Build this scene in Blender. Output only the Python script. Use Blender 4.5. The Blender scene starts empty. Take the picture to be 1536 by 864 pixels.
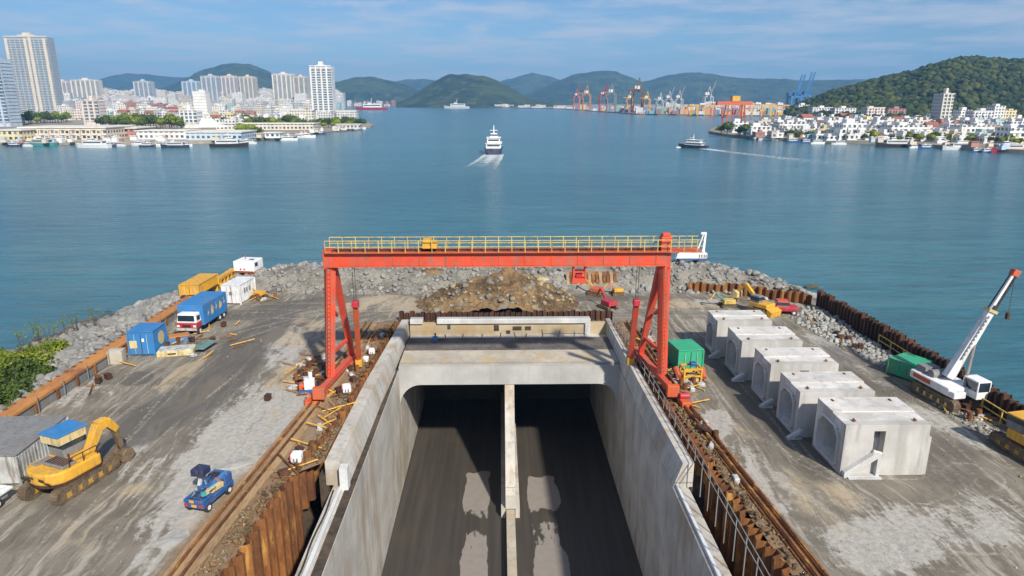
import bpy, bmesh, math, random
import numpy as np
from mathutils import Vector, Matrix, noise
random.seed(7); np.random.seed(7)
S = bpy.context.scene
R = math.radians
# ------------------------------------------------------------------ camera
cam_d = bpy.data.cameras.new('camera'); cam = bpy.data.objects.new('camera', cam_d)
S.collection.objects.link(cam); S.camera = cam
PITCH = math.atan(282/1024); YAW = R(1.02); CAM = Vector((-.79, 0, 22))
cam_d.sensor_width = 36; cam_d.lens = 24; cam_d.clip_start = .5; cam_d.clip_end = 30000
cam.location = CAM; cam.rotation_euler = (math.pi/2-PITCH, 0, -YAW)
S.render.resolution_x = 1024; S.render.resolution_y = 576
# ------------------------------------------------------------------ light
SUN = Vector((5.5, -11.5, 10.2)).normalized()
ELEV = math.asin(SUN.z)
W = bpy.data.worlds.new('World'); S.world = W; W.use_nodes = True
wn = W.node_tree.nodes; wl = W.node_tree.links
for n in list(wn): wn.remove(n)
sky = wn.new('ShaderNodeTexSky'); sky.sky_type = 'NISHITA'; sky.sun_disc = False
sky.sun_elevation = ELEV; sky.sun_rotation = math.atan2(SUN.x, SUN.y)
sky.air_density = 1.0; sky.dust_density = .35; sky.ozone_density = 4.0
bg = wn.new('ShaderNodeBackground'); bg.inputs[1].default_value = .07
out = wn.new('ShaderNodeOutputWorld')
tc = wn.new('ShaderNodeTexCoord'); sx = wn.new('ShaderNodeSeparateXYZ'); wl.new(tc.outputs['Generated'], sx.inputs[0])
def wmath(op, a, b=None, c=None):
    m = wn.new('ShaderNodeMath'); m.operation = op
    for i, v in enumerate((a, b, c)):
        if v is None: continue
        if isinstance(v, (int, float)): m.inputs[i].default_value = v
        else: wl.new(v, m.inputs[i])
    return m.outputs[0]
# clouds: a layer at constant height seen through direction / z
zz = wmath('MAXIMUM', sx.outputs[2], .0)
zd = wmath('ADD', zz, .05)
cx = wmath('DIVIDE', sx.outputs[0], zd); cy = wmath('DIVIDE', sx.outputs[1], zd)
cb = wn.new('ShaderNodeCombineXYZ'); wl.new(cx, cb.inputs[0]); wl.new(cy, cb.inputs[1])
cn = wn.new('ShaderNodeTexNoise'); cn.inputs['Scale'].default_value = .8; cn.inputs['Detail'].default_value = 8; cn.inputs['Roughness'].default_value = .62
wl.new(cb.outputs[0], cn.inputs['Vector'])
cr = wn.new('ShaderNodeMapRange'); cr.interpolation_type = 'SMOOTHSTEP'; wl.new(cn.outputs[0], cr.inputs[0]); cr.inputs[1].default_value = .4; cr.inputs[2].default_value = .66
hz0 = wmath('MULTIPLY', cr.outputs[0], .7)
# a few small puffy clouds low over the horizon
pm_ = wn.new('ShaderNodeMapping'); pm_.inputs['Scale'].default_value = (1, 1, 3.4); wl.new(tc.outputs['Generated'], pm_.inputs[0])
pn = wn.new('ShaderNodeTexNoise'); pn.inputs['Scale'].default_value = 7.5; pn.inputs['Detail'].default_value = 7; pn.inputs['Roughness'].default_value = .55; wl.new(pm_.outputs[0], pn.inputs['Vector'])
pr = wn.new('ShaderNodeMapRange'); pr.interpolation_type = 'SMOOTHSTEP'; wl.new(pn.outputs[0], pr.inputs[0]); pr.inputs[1].default_value = .6; pr.inputs[2].default_value = .74; pr.inputs[4].default_value = .55
hz = wmath('MAXIMUM', hz0, pr.outputs[0])
cmix = wn.new('ShaderNodeMix'); cmix.data_type = 'RGBA'; wl.new(hz, cmix.inputs[0]); tint = wn.new('ShaderNodeMix'); tint.data_type = 'RGBA'; tint.blend_type = 'MULTIPLY'; tint.inputs[0].default_value = 1; wl.new(sky.outputs[0], tint.inputs[6]); tint.inputs[7].default_value = (.74, .9, 1.05, 1); wl.new(tint.outputs[2], cmix.inputs[6]); cmix.inputs[7].default_value = (7.2, 7.3, 8.0, 1)
wl.new(cmix.outputs[2], bg.inputs[0]); wl.new(bg.outputs[0], out.inputs[0])
sun_d = bpy.data.lights.new('sun', 'SUN'); sun_d.energy = 4.4; sun_d.angle = R(2.0); sun_d.color = (1, .925, .8)
sun = bpy.data.objects.new('sun', sun_d); S.collection.objects.link(sun)
sun.rotation_euler = (-SUN).to_track_quat('-Z', 'Y').to_euler(); sun.location = SUN*200
S.view_settings.view_transform = 'Standard'; S.view_settings.look = 'None'
S.view_settings.exposure = 0.5; S.view_settings.gamma = 1
S.cycles.max_bounces = 6; S.cycles.diffuse_bounces = 3; S.cycles.transparent_max_bounces = 8; S.cycles.volume_bounces = 0
S.cycles.use_denoising = True

# ------------------------------------------------------------------ helpers
def P(px, py, z=0.):
    """photo pixel -> ground point at height z (used to survey real positions)"""
    c, s = math.cos(PITCH), math.sin(PITCH)
    fx = (px-768)/1024; fy = (432-py)/1024
    d = (fx, c+fy*s, -s+fy*c)
    x = d[0]*math.cos(YAW)+d[1]*math.sin(YAW); y = -d[0]*math.sin(YAW)+d[1]*math.cos(YAW)
    t = (z-CAM.z)/d[2]
    return Vector((CAM.x+x*t, CAM.y+y*t, z))
def Pd(px, py, D):
    """photo pixel at forward distance D -> point"""
    c, s = math.cos(PITCH), math.sin(PITCH)
    fx = (px-768)/1024; fy = (432-py)/1024
    d = (fx, c+fy*s, -s+fy*c)
    x = d[0]*math.cos(YAW)+d[1]*math.sin(YAW); y = -d[0]*math.sin(YAW)+d[1]*math.cos(YAW)
    t = D/y
    return Vector((CAM.x+x*t, D, CAM.z+d[2]*t))
def proj(X, Y, Z):
    x = X-CAM.x; y = Y-CAM.y; z = Z-CAM.z
    xr = x*math.cos(YAW)-y*math.sin(YAW); yf = x*math.sin(YAW)+y*math.cos(YAW)
    c, s = math.cos(PITCH), math.sin(PITCH)
    zc = yf*c-z*s; up = yf*s+z*c
    return 768+1024*xr/zc, 432-1024*up/zc, zc
col = S.collection
def props(o, label=None, cat=None, group=None, kind=None):
    if label: o['label'] = label
    if cat: o['category'] = cat
    if group: o['group'] = group
    if kind: o['kind'] = kind
    return o
def thing(name, label, cat, loc=(0, 0, 0), rz=0, group=None):
    o = bpy.data.objects.new(name, None); col.objects.link(o)
    o.location = loc; o.rotation_euler = (0, 0, rz); o.empty_display_size = .3
    return props(o, label, cat, group)
def ico(sub):
    bm = bmesh.new(); bmesh.ops.create_icosphere(bm, subdivisions=sub, radius=1)
    v = np.array([p.co[:] for p in bm.verts]); f = [[p.index for p in q.verts] for q in bm.faces]; bm.free(); return v, f
ICO1 = ico(1); ICO2 = ico(2)
class MB:
    def __init__(s): s.v = []; s.f = []
    def add(s, vs, fs):
        n = len(s.v); s.v.extend([tuple(map(float, q)) for q in vs]); s.f.extend([tuple(i+n for i in q) for q in fs]); return s
    def box(s, c, d, rz=0, taper=1, rx=0, ry=0):
        x, y, z = d[0]/2, d[1]/2, d[2]/2
        vs = [(-x, -y, -z), (x, -y, -z), (x, y, -z), (-x, y, -z), (-x*taper, -y*taper, z), (x*taper, -y*taper, z), (x*taper, y*taper, z), (-x*taper, y*taper, z)]
        if rz or rx or ry:
            m = Matrix.Rotation(rz, 3, 'Z') @ Matrix.Rotation(ry, 3, 'Y') @ Matrix.Rotation(rx, 3, 'X')
            vs = [m @ Vector(q) for q in vs]
        vs = [(q[0]+c[0], q[1]+c[1], q[2]+c[2]) for q in vs]
        return s.add(vs, [(0, 3, 2, 1), (4, 5, 6, 7), (0, 1, 5, 4), (1, 2, 6, 5), (2, 3, 7, 6), (3, 0, 4, 7)])
    def bb(s, x0, x1, y0, y1, z0, z1): return s.box(((x0+x1)/2, (y0+y1)/2, (z0+z1)/2), (x1-x0, y1-y0, z1-z0))
    def tube(s, a, b, r, r2=None, n=8):
        a = Vector(a); b = Vector(b); r2 = r if r2 is None else r2
        q = (b-a).to_track_quat('Z', 'Y'); vs = []
        for p, rr in ((a, r), (b, r2)):
            for i in range(n):
                t = 2*math.pi*(i+.5)/n
                vs.append(p + q @ Vector((rr*math.cos(t), rr*math.sin(t), 0)))
        fs = [(i, (i+1) % n, (i+1) % n+n, i+n) for i in range(n)]+[tuple(range(n))[::-1], tuple(range(n, 2*n))]
        return s.add(vs, fs)
    def bar(s, a, b, w, w2=None): return s.tube(a, b, w*.7071, None if w2 is None else w2*.7071, 4)
    def prism(s, poly, a0, a1, axis='z'):
        n = len(poly)
        def m(p, h):
            return {'z': (p[0], p[1], h), 'y': (p[0], h, p[1]), 'x': (h, p[0], p[1])}[axis]
        vs = [m(p, a0) for p in poly]+[m(p, a1) for p in poly]
        return s.add(vs, [tuple(range(n)), tuple(range(n, 2*n))[::-1]]+[(i, i+n, (i+1) % n+n, (i+1) % n) for i in range(n)])
    def ball(s, c, r, sub=1, jit=0, sc=(1, 1, 1), seed=0):
        v, f = (ICO1 if sub == 1 else ICO2)
        rs = np.random.RandomState(seed)
        v = v*(1+jit*(rs.rand(len(v), 1)-.5)*2)*np.array(sc)*r+np.array(c)
        return s.add(v.tolist(), f)
    def build(s, name, mat, parent=None, smooth=False, bevel=0, **kw):
        me = bpy.data.meshes.new(name); me.from_pydata(s.v, [], s.f)
        bm = bmesh.new(); bm.from_mesh(me); bmesh.ops.recalc_face_normals(bm, faces=bm.faces[:]); bm.to_mesh(me); bm.free()
        me.materials.append(mat)
        if smooth: me.polygons.foreach_set('use_smooth', [True]*len(me.polygons))
        o = bpy.data.objects.new(name, me); col.objects.link(o)
        if parent: o.parent = parent
        if bevel:
            b = o.modifiers.new('edge', 'BEVEL'); b.width = bevel; b.segments = 2; b.limit_method = 'ANGLE'
        props(o, **kw); return o
def rawmesh(name, v, f, mat, smooth=False, parent=None, **kw):
    me = bpy.data.meshes.new(name)
    v = np.asarray(v, dtype=np.float32); f = np.asarray(f, dtype=np.int32)
    me.vertices.add(len(v)); me.vertices.foreach_set('co', v.ravel())
    k = f.shape[1]; me.loops.add(f.size); me.loops.foreach_set('vertex_index', f.ravel())
    me.polygons.add(len(f)); me.polygons.foreach_set('loop_start', np.arange(0, f.size, k)); me.polygons.foreach_set('loop_total', np.full(len(f), k))
    me.update(calc_edges=True); me.validate(); me.materials.append(mat)
    if smooth: me.polygons.foreach_set('use_smooth', [True]*len(me.polygons))
    o = bpy.data.objects.new(name, me); col.objects.link(o)
    if parent: o.parent = parent
    props(o, **kw); return o
def gridmesh(name, X, Y, Z, mat, smooth=True, attrs=None, **kw):
    n, m = X.shape
    v = np.stack([X, Y, Z], -1).reshape(-1, 3)
    idx = np.arange(n*m).reshape(n, m)
    a = idx[:-1, :-1].ravel(); b = idx[:-1, 1:].ravel(); c = idx[1:, 1:].ravel(); d = idx[1:, :-1].ravel()
    f = np.stack([a, b, c, d], 1)
    # make normals point up
    e1 = v[f[0, 1]]-v[f[0, 0]]; e2 = v[f[0, 3]]-v[f[0, 0]]
    if np.cross(e1, e2)[2] < 0: f = f[:, ::-1]
    o = rawmesh(name, v, f, mat, smooth, **kw)
    for k, A in (attrs or {}).items():
        at = o.data.attributes.new(k, 'FLOAT', 'POINT'); at.data.foreach_set('value', A.astype(np.float32).ravel())
    return o
def copytree(o, parent=None):
    c = o.copy(); col.objects.link(c); c.parent = parent
    for ch in o.children: copytree(ch, c)
    return c
# ---- materials
class N:
    def __init__(s, name):
        s.m = bpy.data.materials.new(name); s.m.use_nodes = True; s.t = s.m.node_tree; s.n = s.t.nodes; s.l = s.t.links
        s.b = s.n['Principled BSDF']; s.tc = s.n.new('ShaderNodeTexCoord')
    def put(s, v, sock):
        if isinstance(v, (int, float)): sock.default_value = v
        elif isinstance(v, tuple): sock.default_value = v if len(v) == len(sock.default_value) else v+(1,)
        else: s.l.new(v, sock)
    def math(s, op, a, b=None, c=None, clamp=False):
        m = s.n.new('ShaderNodeMath'); m.operation = op; m.use_clamp = clamp
        for i, v in enumerate((a, b, c)):
            if v is not None: s.put(v, m.inputs[i])
        return m.outputs[0]
    def map(s, scale=(1, 1, 1), loc=(0, 0, 0), rot=(0, 0, 0), coord='Object'):
        m = s.n.new('ShaderNodeMapping'); m.inputs['Scale'].default_value = scale; m.inputs['Location'].default_value = loc; m.inputs['Rotation'].default_value = rot
        s.l.new(s.tc.outputs[coord] if isinstance(coord, str) else coord, m.inputs[0]); return m.outputs[0]
    def noise(s, vec, scale, detail=4, rough=.55, dist=0):
        n = s.n.new('ShaderNodeTexNoise'); s.l.new(vec, n.inputs['Vector']); n.inputs['Scale'].default_value = scale
        n.inputs['Detail'].default_value = detail; n.inputs['Roughness'].default_value = rough; n.inputs['Distortion'].default_value = dist; return n.outputs[0]
    def step(s, v, a, b, o0=0., o1=1.):
        n = s.n.new('ShaderNodeMapRange'); n.interpolation_type = 'SMOOTHSTEP'; s.put(v, n.inputs[0])
        for i, q in enumerate((a, b, o0, o1)): n.inputs[i+1].default_value = q
        return n.outputs[0]
    def mix(s, f, a, b):
        n = s.n.new('ShaderNodeMix'); n.data_type = 'RGBA'; s.put(f, n.inputs[0]); s.put(a, n.inputs[6]); s.put(b, n.inputs[7]); return n.outputs[2]
    def attr(s, name):
        n = s.n.new('ShaderNodeAttribute'); n.attribute_name = name; return n.outputs['Fac']
    def sep(s, v):
        n = s.n.new('ShaderNodeSeparateXYZ'); s.l.new(v, n.inputs[0]); return n.outputs
    def bump(s, h, strength, dist=.1):
        n = s.n.new('ShaderNodeBump'); n.inputs['Strength'].default_value = strength; n.inputs['Distance'].default_value = dist
        s.l.new(h, n.inputs['Height']); s.l.new(n.outputs[0], s.b.inputs['Normal'])
    def island(s):
        return s.n.new('ShaderNodeNewGeometry').outputs['Random Per Island']
    def fin(s, color, rough=.8, metal=0., spec=None):
        s.put(color, s.b.inputs['Base Color']); s.put(rough, s.b.inputs['Roughness']); s.put(metal, s.b.inputs['Metallic'])
        if spec is not None: s.b.inputs['Specular IOR Level'].default_value = spec
        return s.m
def mul(c, k): return tuple(min(1, x*k) for x in c[:3])
def paint(name, c, rough=.45, dirt=(.17, .14, .11), amt=.45, scale=1.2, metal=0., fade=.28):
    amt = min(1, amt*1.7); rough += .08
    """weathered painted metal: colour fading, drips of dirt, small chips"""
    n = N(name); v = n.map()
    a = n.noise(v, scale, 5, .6); st = n.noise(n.map((3, 3, .45)), scale, 4, .6); fine = n.noise(v, scale*9, 3, .6)
    base = n.mix(a, mul(c, 1-fade), mul(c, 1+fade))
    big = n.noise(n.map(loc=(4, 8, 1)), .7, 6, .65)
    base = n.mix(n.math('MULTIPLY', n.step(big, .48, .68), amt*.55), base, mul(dirt, 1.3))
    d = n.math('MULTIPLY', n.step(st, .46, .7), amt)
    base = n.mix(d, base, dirt)
    chip = n.math('MULTIPLY', n.step(fine, .66, .72), amt)
    base = n.mix(chip, base, mul(dirt, .6))
    n.bump(fine, .12, .02)
    return n.fin(base, n.step(a, .2, .8, rough-.08, rough+.2), metal)
def rough_mat(name, c1, c2, s1=.5, s2=6, rough=.9, bump=.5, bd=.05, stretch=(1, 1, 1), c3=None, t3=(.6, .7), rand=0, isl=0, wetline=False):
    n = N(name); v = n.map(stretch)
    a = n.noise(v, s1, 6, .6); b = n.noise(v, s2, 5, .65)
    f = n.step(n.math('ADD', n.math('MULTIPLY', a, .6), n.math('MULTIPLY', b, .4)), .36, .64)
    cc = n.mix(f, c1, c2)
    if c3: cc = n.mix(n.step(n.noise(n.map(stretch, (13, 5, 2)), s1*1.7, 6, .65), *t3), cc, c3)
    if rand:
        oi = n.n.new('ShaderNodeObjectInfo')
        cc = n.mix(n.math('MULTIPLY', oi.outputs['Random'], rand), cc, mul(c1, .45))
    if isl: cc = n.mix(n.math('MULTIPLY', n.island(), isl), cc, mul(c1, .55))
    if wetline:
        gp = n.sep(n.n.new('ShaderNodeNewGeometry').outputs['Position']); cc = n.mix(n.step(n.math('ADD', gp[2], n.math('MULTIPLY', b, .5)), -2.5, -1.9, .85, 0.), cc, (.035, .035, .022))
    n.bump(n.math('ADD', b, n.math('MULTIPLY', a, .5)), bump, bd)
    return n.fin(cc, rough)
# ------------------------------------------------------------------ materials
M = {}
def concrete(name, c, streak=.6, jy=3.0, warm=None):
    n = N(name); v = n.map(); sp = n.sep(v); oi = n.n.new('ShaderNodeObjectInfo'); va = n.n.new('ShaderNodeVectorMath'); va.operation = 'ADD'; cv_ = n.n.new('ShaderNodeCombineXYZ')
    n.l.new(n.math('MULTIPLY', oi.outputs['Random'], 70.), cv_.inputs[0]); n.l.new(v, va.inputs[0]); n.l.new(cv_.outputs[0], va.inputs[1]); v = va.outputs[0]
    a = n.noise(v, .35, 6, .6); b = n.noise(v, 5, 5, .6); st = n.noise(n.map((1.6, 1.6, .12), coord=v), 1.3, 5, .6)
    base = n.mix(n.step(a, .3, .7), mul(c, .78), mul(c, 1.12))
    base = n.mix(n.math('MULTIPLY', n.step(st, .5, .75), streak), base, mul(c, .5))
    base = n.mix(n.math('MULTIPLY', n.step(b, .6, .75), .3), base, mul(c, .6))
    if warm: base = n.mix(n.math('MULTIPLY', n.step(n.noise(n.map((1, 1, .3), (9, 3, 4), coord=v), .5, 5, .6), .48, .66), .7), base, warm)
    # formwork joints across the run and lift lines
    j = n.math('LESS_THAN', n.math('FRACT', n.math('MULTIPLY', sp[1], 1/jy)), .012)
    k = n.math('LESS_THAN', n.math('FRACT', n.math('MULTIPLY', n.math('ADD', sp[2], 20.6), 1/3.3)), .012)
    base = n.mix(n.math('MULTIPLY', n.math('MAXIMUM', j, k), .35), base, mul(c, .35))
    # tie holes on a regular grid, dark water marks
    hy = n.math('PINGPONG', n.math('ADD', sp[1], .4), .6); hzz = n.math('PINGPONG', n.math('ADD', sp[2], .3), .75); hx = n.math('PINGPONG', n.math('ADD', sp[0], .2), .6)
    hol = n.math('LESS_THAN', n.math('ADD', n.math('POWER', hzz, 2.), n.math('ADD', n.math('POWER', n.math('MINIMUM', hy, 9.), 2.), 0.)), .0022)
    base = n.mix(n.math('MULTIPLY', hol, .6), base, mul(c, .25))
    wmk = n.noise(n.map((.7, .7, .09), (2, 7, 1), coord=v), .9, 6, .7)
    base = n.mix(n.math('MULTIPLY', n.step(wmk, .56, .64), streak*.45), base, mul(c, .42))
    n.bump(n.math('ADD', b, a), .35, .04)
    return n.fin(base, .85)
M['wall'] = concrete('pit_concrete', (.5, .48, .44), .8, warm=(.34, .26, .17))
M['slab'] = concrete('slab_concrete', (.46, .42, .35), .5, 50, warm=(.46, .34, .18))
M['beam'] = concrete('beam_concrete', (.55, .55, .54), .35, 50)
M['cream'] = concrete('stained_concrete', (.62, .5, .33), .3, 50, warm=(.55, .36, .14))
M['box'] = concrete('precast_concrete', (.64, .625, .6), .7, 50, warm=(.42, .4, .36))
M['rust'] = rough_mat('rusted_steel', (.11, .04, .016), (.33, .13, .035), .5, 5, .85, .5, .04, (1.5, 1.5, .4), (.58, .3, .07), (.54, .68), rand=.6)
M['rustdark'] = rough_mat('dark_rusted_steel', (.04, .018, .012), (.13, .055, .03), .6, 5, .85, .5, .04, (1.5, 1.5, .2), (.22, .1, .04), (.6, .72), rand=.6)
M['orange'] = rough_mat('orange_primed_steel', (.34, .14, .045), (.52, .23, .06), .35, 3, .75, .4, .03, (1, .5, 1), (.25, .1, .04), (.58, .68))
M['curb'] = rough_mat('pale_curb', (.55, .56, .56), (.68, .7, .7), .5, 5, .8)
M['darkgap'] = rough_mat('wet_backfill', (.03, .025, .02), (.1, .07, .045), .6, 3, .9)
M['red'] = paint('red_crane_paint', (.64, .07, .03), .45, amt=.4)
M['redo'] = paint('orange_red_paint', (.62, .1, .025), .5, amt=.5)
M['yellow'] = paint('yellow_paint', (.68, .36, .03), .42, amt=.3)
M['dirtyyellow'] = paint('muddy_yellow_paint', (.5, .28, .04), .6, (.12, .09, .06), .9)
M['paleyellow'] = paint('rail_yellow', (.62, .46, .1), .5, amt=.4)
M['blue'] = paint('blue_paint', (.02, .19, .48), .45, amt=.3)
M['deepblue'] = paint('deep_blue_paint', (.01, .09, .3), .4, amt=.3)
M['navy'] = paint('navy_paint', (.02, .03, .08), .4, amt=.3)
M['green'] = paint('green_paint', (.02, .38, .2), .45, amt=.35)
M['white'] = paint('white_paint', (.72, .73, .74), .4, amt=.25)
M['cleanwhite'] = paint('boat_white', (.8, .81, .82), .35, amt=.08)
M['crimson'] = paint('crimson_paint', (.45, .02, .04), .4, amt=.2)
M['gray'] = paint('gray_paint', (.2, .21, .22), .6, amt=.6)
M['pale'] = paint('pale_gray_paint', (.5, .52, .52), .6, amt=.5)
M['creampaint'] = paint('cream_paint', (.62, .5, .25), .5, amt=.35)
M['teal'] = paint('teal_paint', (.05, .32, .3), .5, amt=.4)
M['steel'] = rough_mat('track_steel', (.07, .05, .035), (.2, .14, .08), 1.5, 8, .7, .5)
M['rubber'] = rough_mat('tyre_rubber', (.012, .012, .012), (.05, .045, .04), 2, 10, .85, .3)
M['cable'] = rough_mat('steel_cable', (.03, .03, .03), (.07, .07, .07), 2, 10, .6, .2)
n = N('glass_dark'); M['glass'] = n.fin(n.mix(n.noise(n.map(), 1.5, 2), (.01, .02, .03), (.03, .05, .07)), .08, 0, .7)
n = N('lamp_red'); M['lampred'] = n.fin(n.mix(n.noise(n.map(), 9, 2), (.4, .02, .02), (.55, .05, .03)), .25)
M['timber'] = rough_mat('weathered_timber', (.2, .12, .06), (.42, .29, .16), .8, 9, .85, .3, .02, (1, .2, 1))
M['rock'] = rough_mat('grey_rock', (.27, .27, .26), (.58, .56, .53), .5, 4, .9, .6, .08, c3=(.36, .29, .2), t3=(.58, .7), rand=.55, isl=.6, wetline=True)
M['rockbed'] = rough_mat('rock_bed', (.12, .11, .09), (.3, .28, .24), .4, 3, .95, .8, .15, wetline=True)
M['soil'] = rough_mat('dug_soil', (.06, .038, .02), (.28, .18, .085), .35, 3.2, .95, .9, .25, c3=(.22, .2, .17), t3=(.56, .66))
M['ochre'] = rough_mat('ochre_rubble', (.22, .16, .08), (.5, .42, .26), .7, 5, .95, .6, .1, isl=.7)
M['rubble'] = rough_mat('pale_rubble', (.3, .3, .28), (.56, .55, .52), .8, 5, .95, .6, .1, rand=.3, isl=.5)
# ground: wet mud, pale dried crust, tan clay
n = N('site_mud'); v = n.map()
warp = n.noise(n.map((.12, .12, .12)), 1, 3)
mv = n.n.new('ShaderNodeVectorMath'); mv.operation = 'MULTIPLY_ADD'; n.l.new(n.tc.outputs['Object'], mv.inputs[0]); mv.inputs[1].default_value = (1, 1, 1)
cbx = n.n.new('ShaderNodeCombineXYZ'); n.l.new(n.math('MULTIPLY', warp, 4.), cbx.inputs[0]); n.l.new(cbx.outputs[0], mv.inputs[2])
streak = n.noise(n.map((1.5, .13, 1), coord=mv.outputs[0]), 1, 6, .68)
streak2 = n.noise(n.map((4.5, .4, 1), (3, 1, 0), coord=mv.outputs[0]), 1, 4, .6)
patch = n.noise(v, .22, 7, .62); fine = n.noise(v, 3.2, 6, .7); grit = n.noise(v, 14, 4, .7)
pale = n.attr('pale'); tan = n.attr('tan'); wet_shade = n.attr('wet_shade')
base = n.mix(n.step(patch, .35, .65), (.135, .118, .092), (.225, .2, .162))
base = n.mix(n.math('MULTIPLY', n.step(streak, .5, .62), .7), base, (.4, .37, .31))
base = n.mix(n.math('MULTIPLY', n.step(streak2, .52, .68), .45), base, (.085, .075, .06))
pe = n.math('ADD', pale, n.math('ADD', n.math('MULTIPLY', n.math('SUBTRACT', fine, .5), .6), n.math('ADD', n.math('MULTIPLY', n.math('SUBTRACT', streak, .5), 1.6), n.math('MULTIPLY', n.math('SUBTRACT', n.noise(v, .45, 6, .7), .5), 1.6))))
crust = n.mix(n.step(fine, .3, .7), (.33, .315, .285), (.5, .485, .45))
base = n.mix(n.math('MULTIPLY', n.step(pe, .4, .72), .8), base, crust)
te = n.math('ADD', tan, n.math('ADD', n.math('MULTIPLY', n.math('SUBTRACT', patch, .5), 1.6), n.math('MULTIPLY', n.math('SUBTRACT', streak, .5), 1.2)))
base = n.mix(n.math('MULTIPLY', n.step(te, .4, .7), .75), base, n.mix(fine, (.3, .23, .14), (.5, .41, .28)))
we = n.math('ADD', wet_shade, n.math('MULTIPLY', n.math('SUBTRACT', streak, .5), 1.3))
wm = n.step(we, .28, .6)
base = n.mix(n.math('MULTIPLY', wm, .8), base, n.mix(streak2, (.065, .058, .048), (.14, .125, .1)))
base = n.mix(n.math('MULTIPLY', n.step(grit, .62, .72), .35), base, (.07, .06, .05))
tr_ = n.attr('track')
base = n.mix(n.math('MULTIPLY', n.step(n.math('ADD', tr_, n.math('MULTIPLY', n.math('SUBTRACT', fine, .5), .8)), .35, .9), .52), base, (.095, .082, .062))
ridge = n.attr('ridge'); base = n.mix(n.math('MULTIPLY', n.step(n.math('ADD', ridge, n.math('MULTIPLY', n.math('SUBTRACT', fine, .5), 1.2)), .3, .75), .62), base, (.43, .4, .34))
br = n.math('ADD', n.attr('brown'), n.math('MULTIPLY', n.math('SUBTRACT', fine, .5), .9))
base = n.mix(n.math('MULTIPLY', n.step(br, .3, .75), .85), base, n.mix(n.noise(n.map((2.5, .35, 1)), 1, 5, .7), (.1, .055, .03), (.36, .24, .13)))
n.bump(n.math('ADD', n.math('MULTIPLY', fine, .5), n.math('ADD', n.math('MULTIPLY', streak2, .5), n.math('MULTIPLY', grit, .15))), .8, .12)
M['ground'] = n.fin(base, n.step(wm, 0, 1, .92, .6))
# tunnel road
n = N('tunnel_floor'); v = n.map()
dry = n.attr('dry'); nn = n.noise(n.map((2.0, .6, 1)), .9, 7, .72); lon = n.noise(n.map((2.2, .08, 1)), 1, 5, .6)
base = n.mix(n.step(lon, .35, .7), (.046, .041, .036), (.066, .058, .05))
base = n.mix(n.math('MULTIPLY', n.step(n.noise(v, .25, 5), .5, .7), .5), base, (.075, .06, .045))
dd = n.math('ADD', dry, n.math('MULTIPLY', n.math('SUBTRACT', nn, .5), 1.0))
dm = n.step(dd, .49, .53)
base = n.mix(dm, base, n.mix(n.noise(v, 1.5, 5), (.2, .18, .16), (.29, .26, .24)))
n.bump(n.noise(v, 6, 4), .2, .02)
M['floor'] = n.fin(base, n.step(dm, 0, 1, .6, .8))
M['membrane'] = rough_mat('dark_membrane', (.07, .06, .055), (.16, .14, .125), .5, 5, .85, .3, c3=(.26, .23, .2), t3=(.6, .75))
# water
n = N('sea_water'); v = n.map()
big = n.noise(n.map((.004, .012, 1)), 1, 4, .6); mid = n.noise(n.map((.03, .09, 1)), 1, 5, .6)
base = n.mix(n.step(big, .3, .7), (.03, .122, .165), (.05, .175, .215))
base = n.mix(n.math('MULTIPLY', n.step(mid, .45, .7), .5), base, (.025, .115, .165))
rip = n.noise(n.map((.1, .55, 1), rot=(0, 0, .12)), 1, 6, .7, .6); base = n.mix(n.step(rip, .42, .66, 0, .7), base, (.025, .09, .12)); rip2 = n.noise(n.map((.02, .14, 1), rot=(0, 0, -.1)), 1, 5, .65); base = n.mix(n.step(rip2, .5, .7, 0, .4), base, (.075, .2, .22))
w1 = n.noise(n.map((.35, .9, 1), rot=(0, 0, .25)), 1, 6, .6); w2 = n.noise(n.map((.05, .16, 1), rot=(0, 0, -.2)), 1, 4, .6)
n.bump(n.math('ADD', w1, n.math('MULTIPLY', w2, 3.)), .55, .6)
n.b.inputs['IOR'].default_value = 1.33
M['water'] = n.fin(base, .16)
# foliage
def leafmat(name, a, b):
    n = N(name); v = n.map(); oi = n.n.new('ShaderNodeObjectInfo')
    c = n.mix(n.step(n.noise(v, .6, 5, .7), .35, .65), a, b)
    return n.fin(n.mix(n.math('MULTIPLY', oi.outputs['Random'], .4), c, mul(a, .8)), .8, 0, .2)
M['leaf'] = leafmat('dark_leaves', (.03, .06, .015), (.1, .15, .028))
M['leafy'] = leafmat('yellow_green_leaves', (.09, .14, .014), (.28, .31, .035))
n = N('wood_canopy'); v = n.map()
cc = n.mix(n.step(n.noise(v, .03, 5, .7), .42, .58), (.012, .03, .014), (.085, .1, .025)); cc = n.mix(n.step(n.noise(v, .3, 4, .7), .45, .7), cc, (.085, .105, .03))
cc = n.mix(n.step(n.island(), 0, 1, 0, .8), cc, (.015, .028, .012)); cc = n.mix(n.step(n.island(), .8, 1, 0, .6), cc, (.13, .13, .04))
M['canopy'] = n.fin(cc, .9, 0, .1)
n = N('hill_forest'); v = n.map()
cc = n.mix(n.step(n.noise(v, .006, 6, .65), .38, .62), (.016, .034, .016), (.055, .08, .028)); cc = n.mix(n.step(n.noise(v, .02, 6, .75), .5, .66), cc, (.1, .115, .055)); cc = n.mix(n.step(n.noise(n.map(loc=(900, 50, 0)), .012, 6, .75), .64, .7, 0, .7), cc, (.26, .23, .17))
n.bump(n.noise(v, .03, 6, .7), 1., 12)
M['hill'] = n.fin(cc, .95, 0, .1)
M['bark'] = rough_mat('bark', (.06, .045, .03), (.14, .1, .07), 1, 8)
M['quay'] = rough_mat('quay_ground', (.2, .17, .13), (.38, .33, .27), .03, .4, .9, .4, .3)
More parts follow.
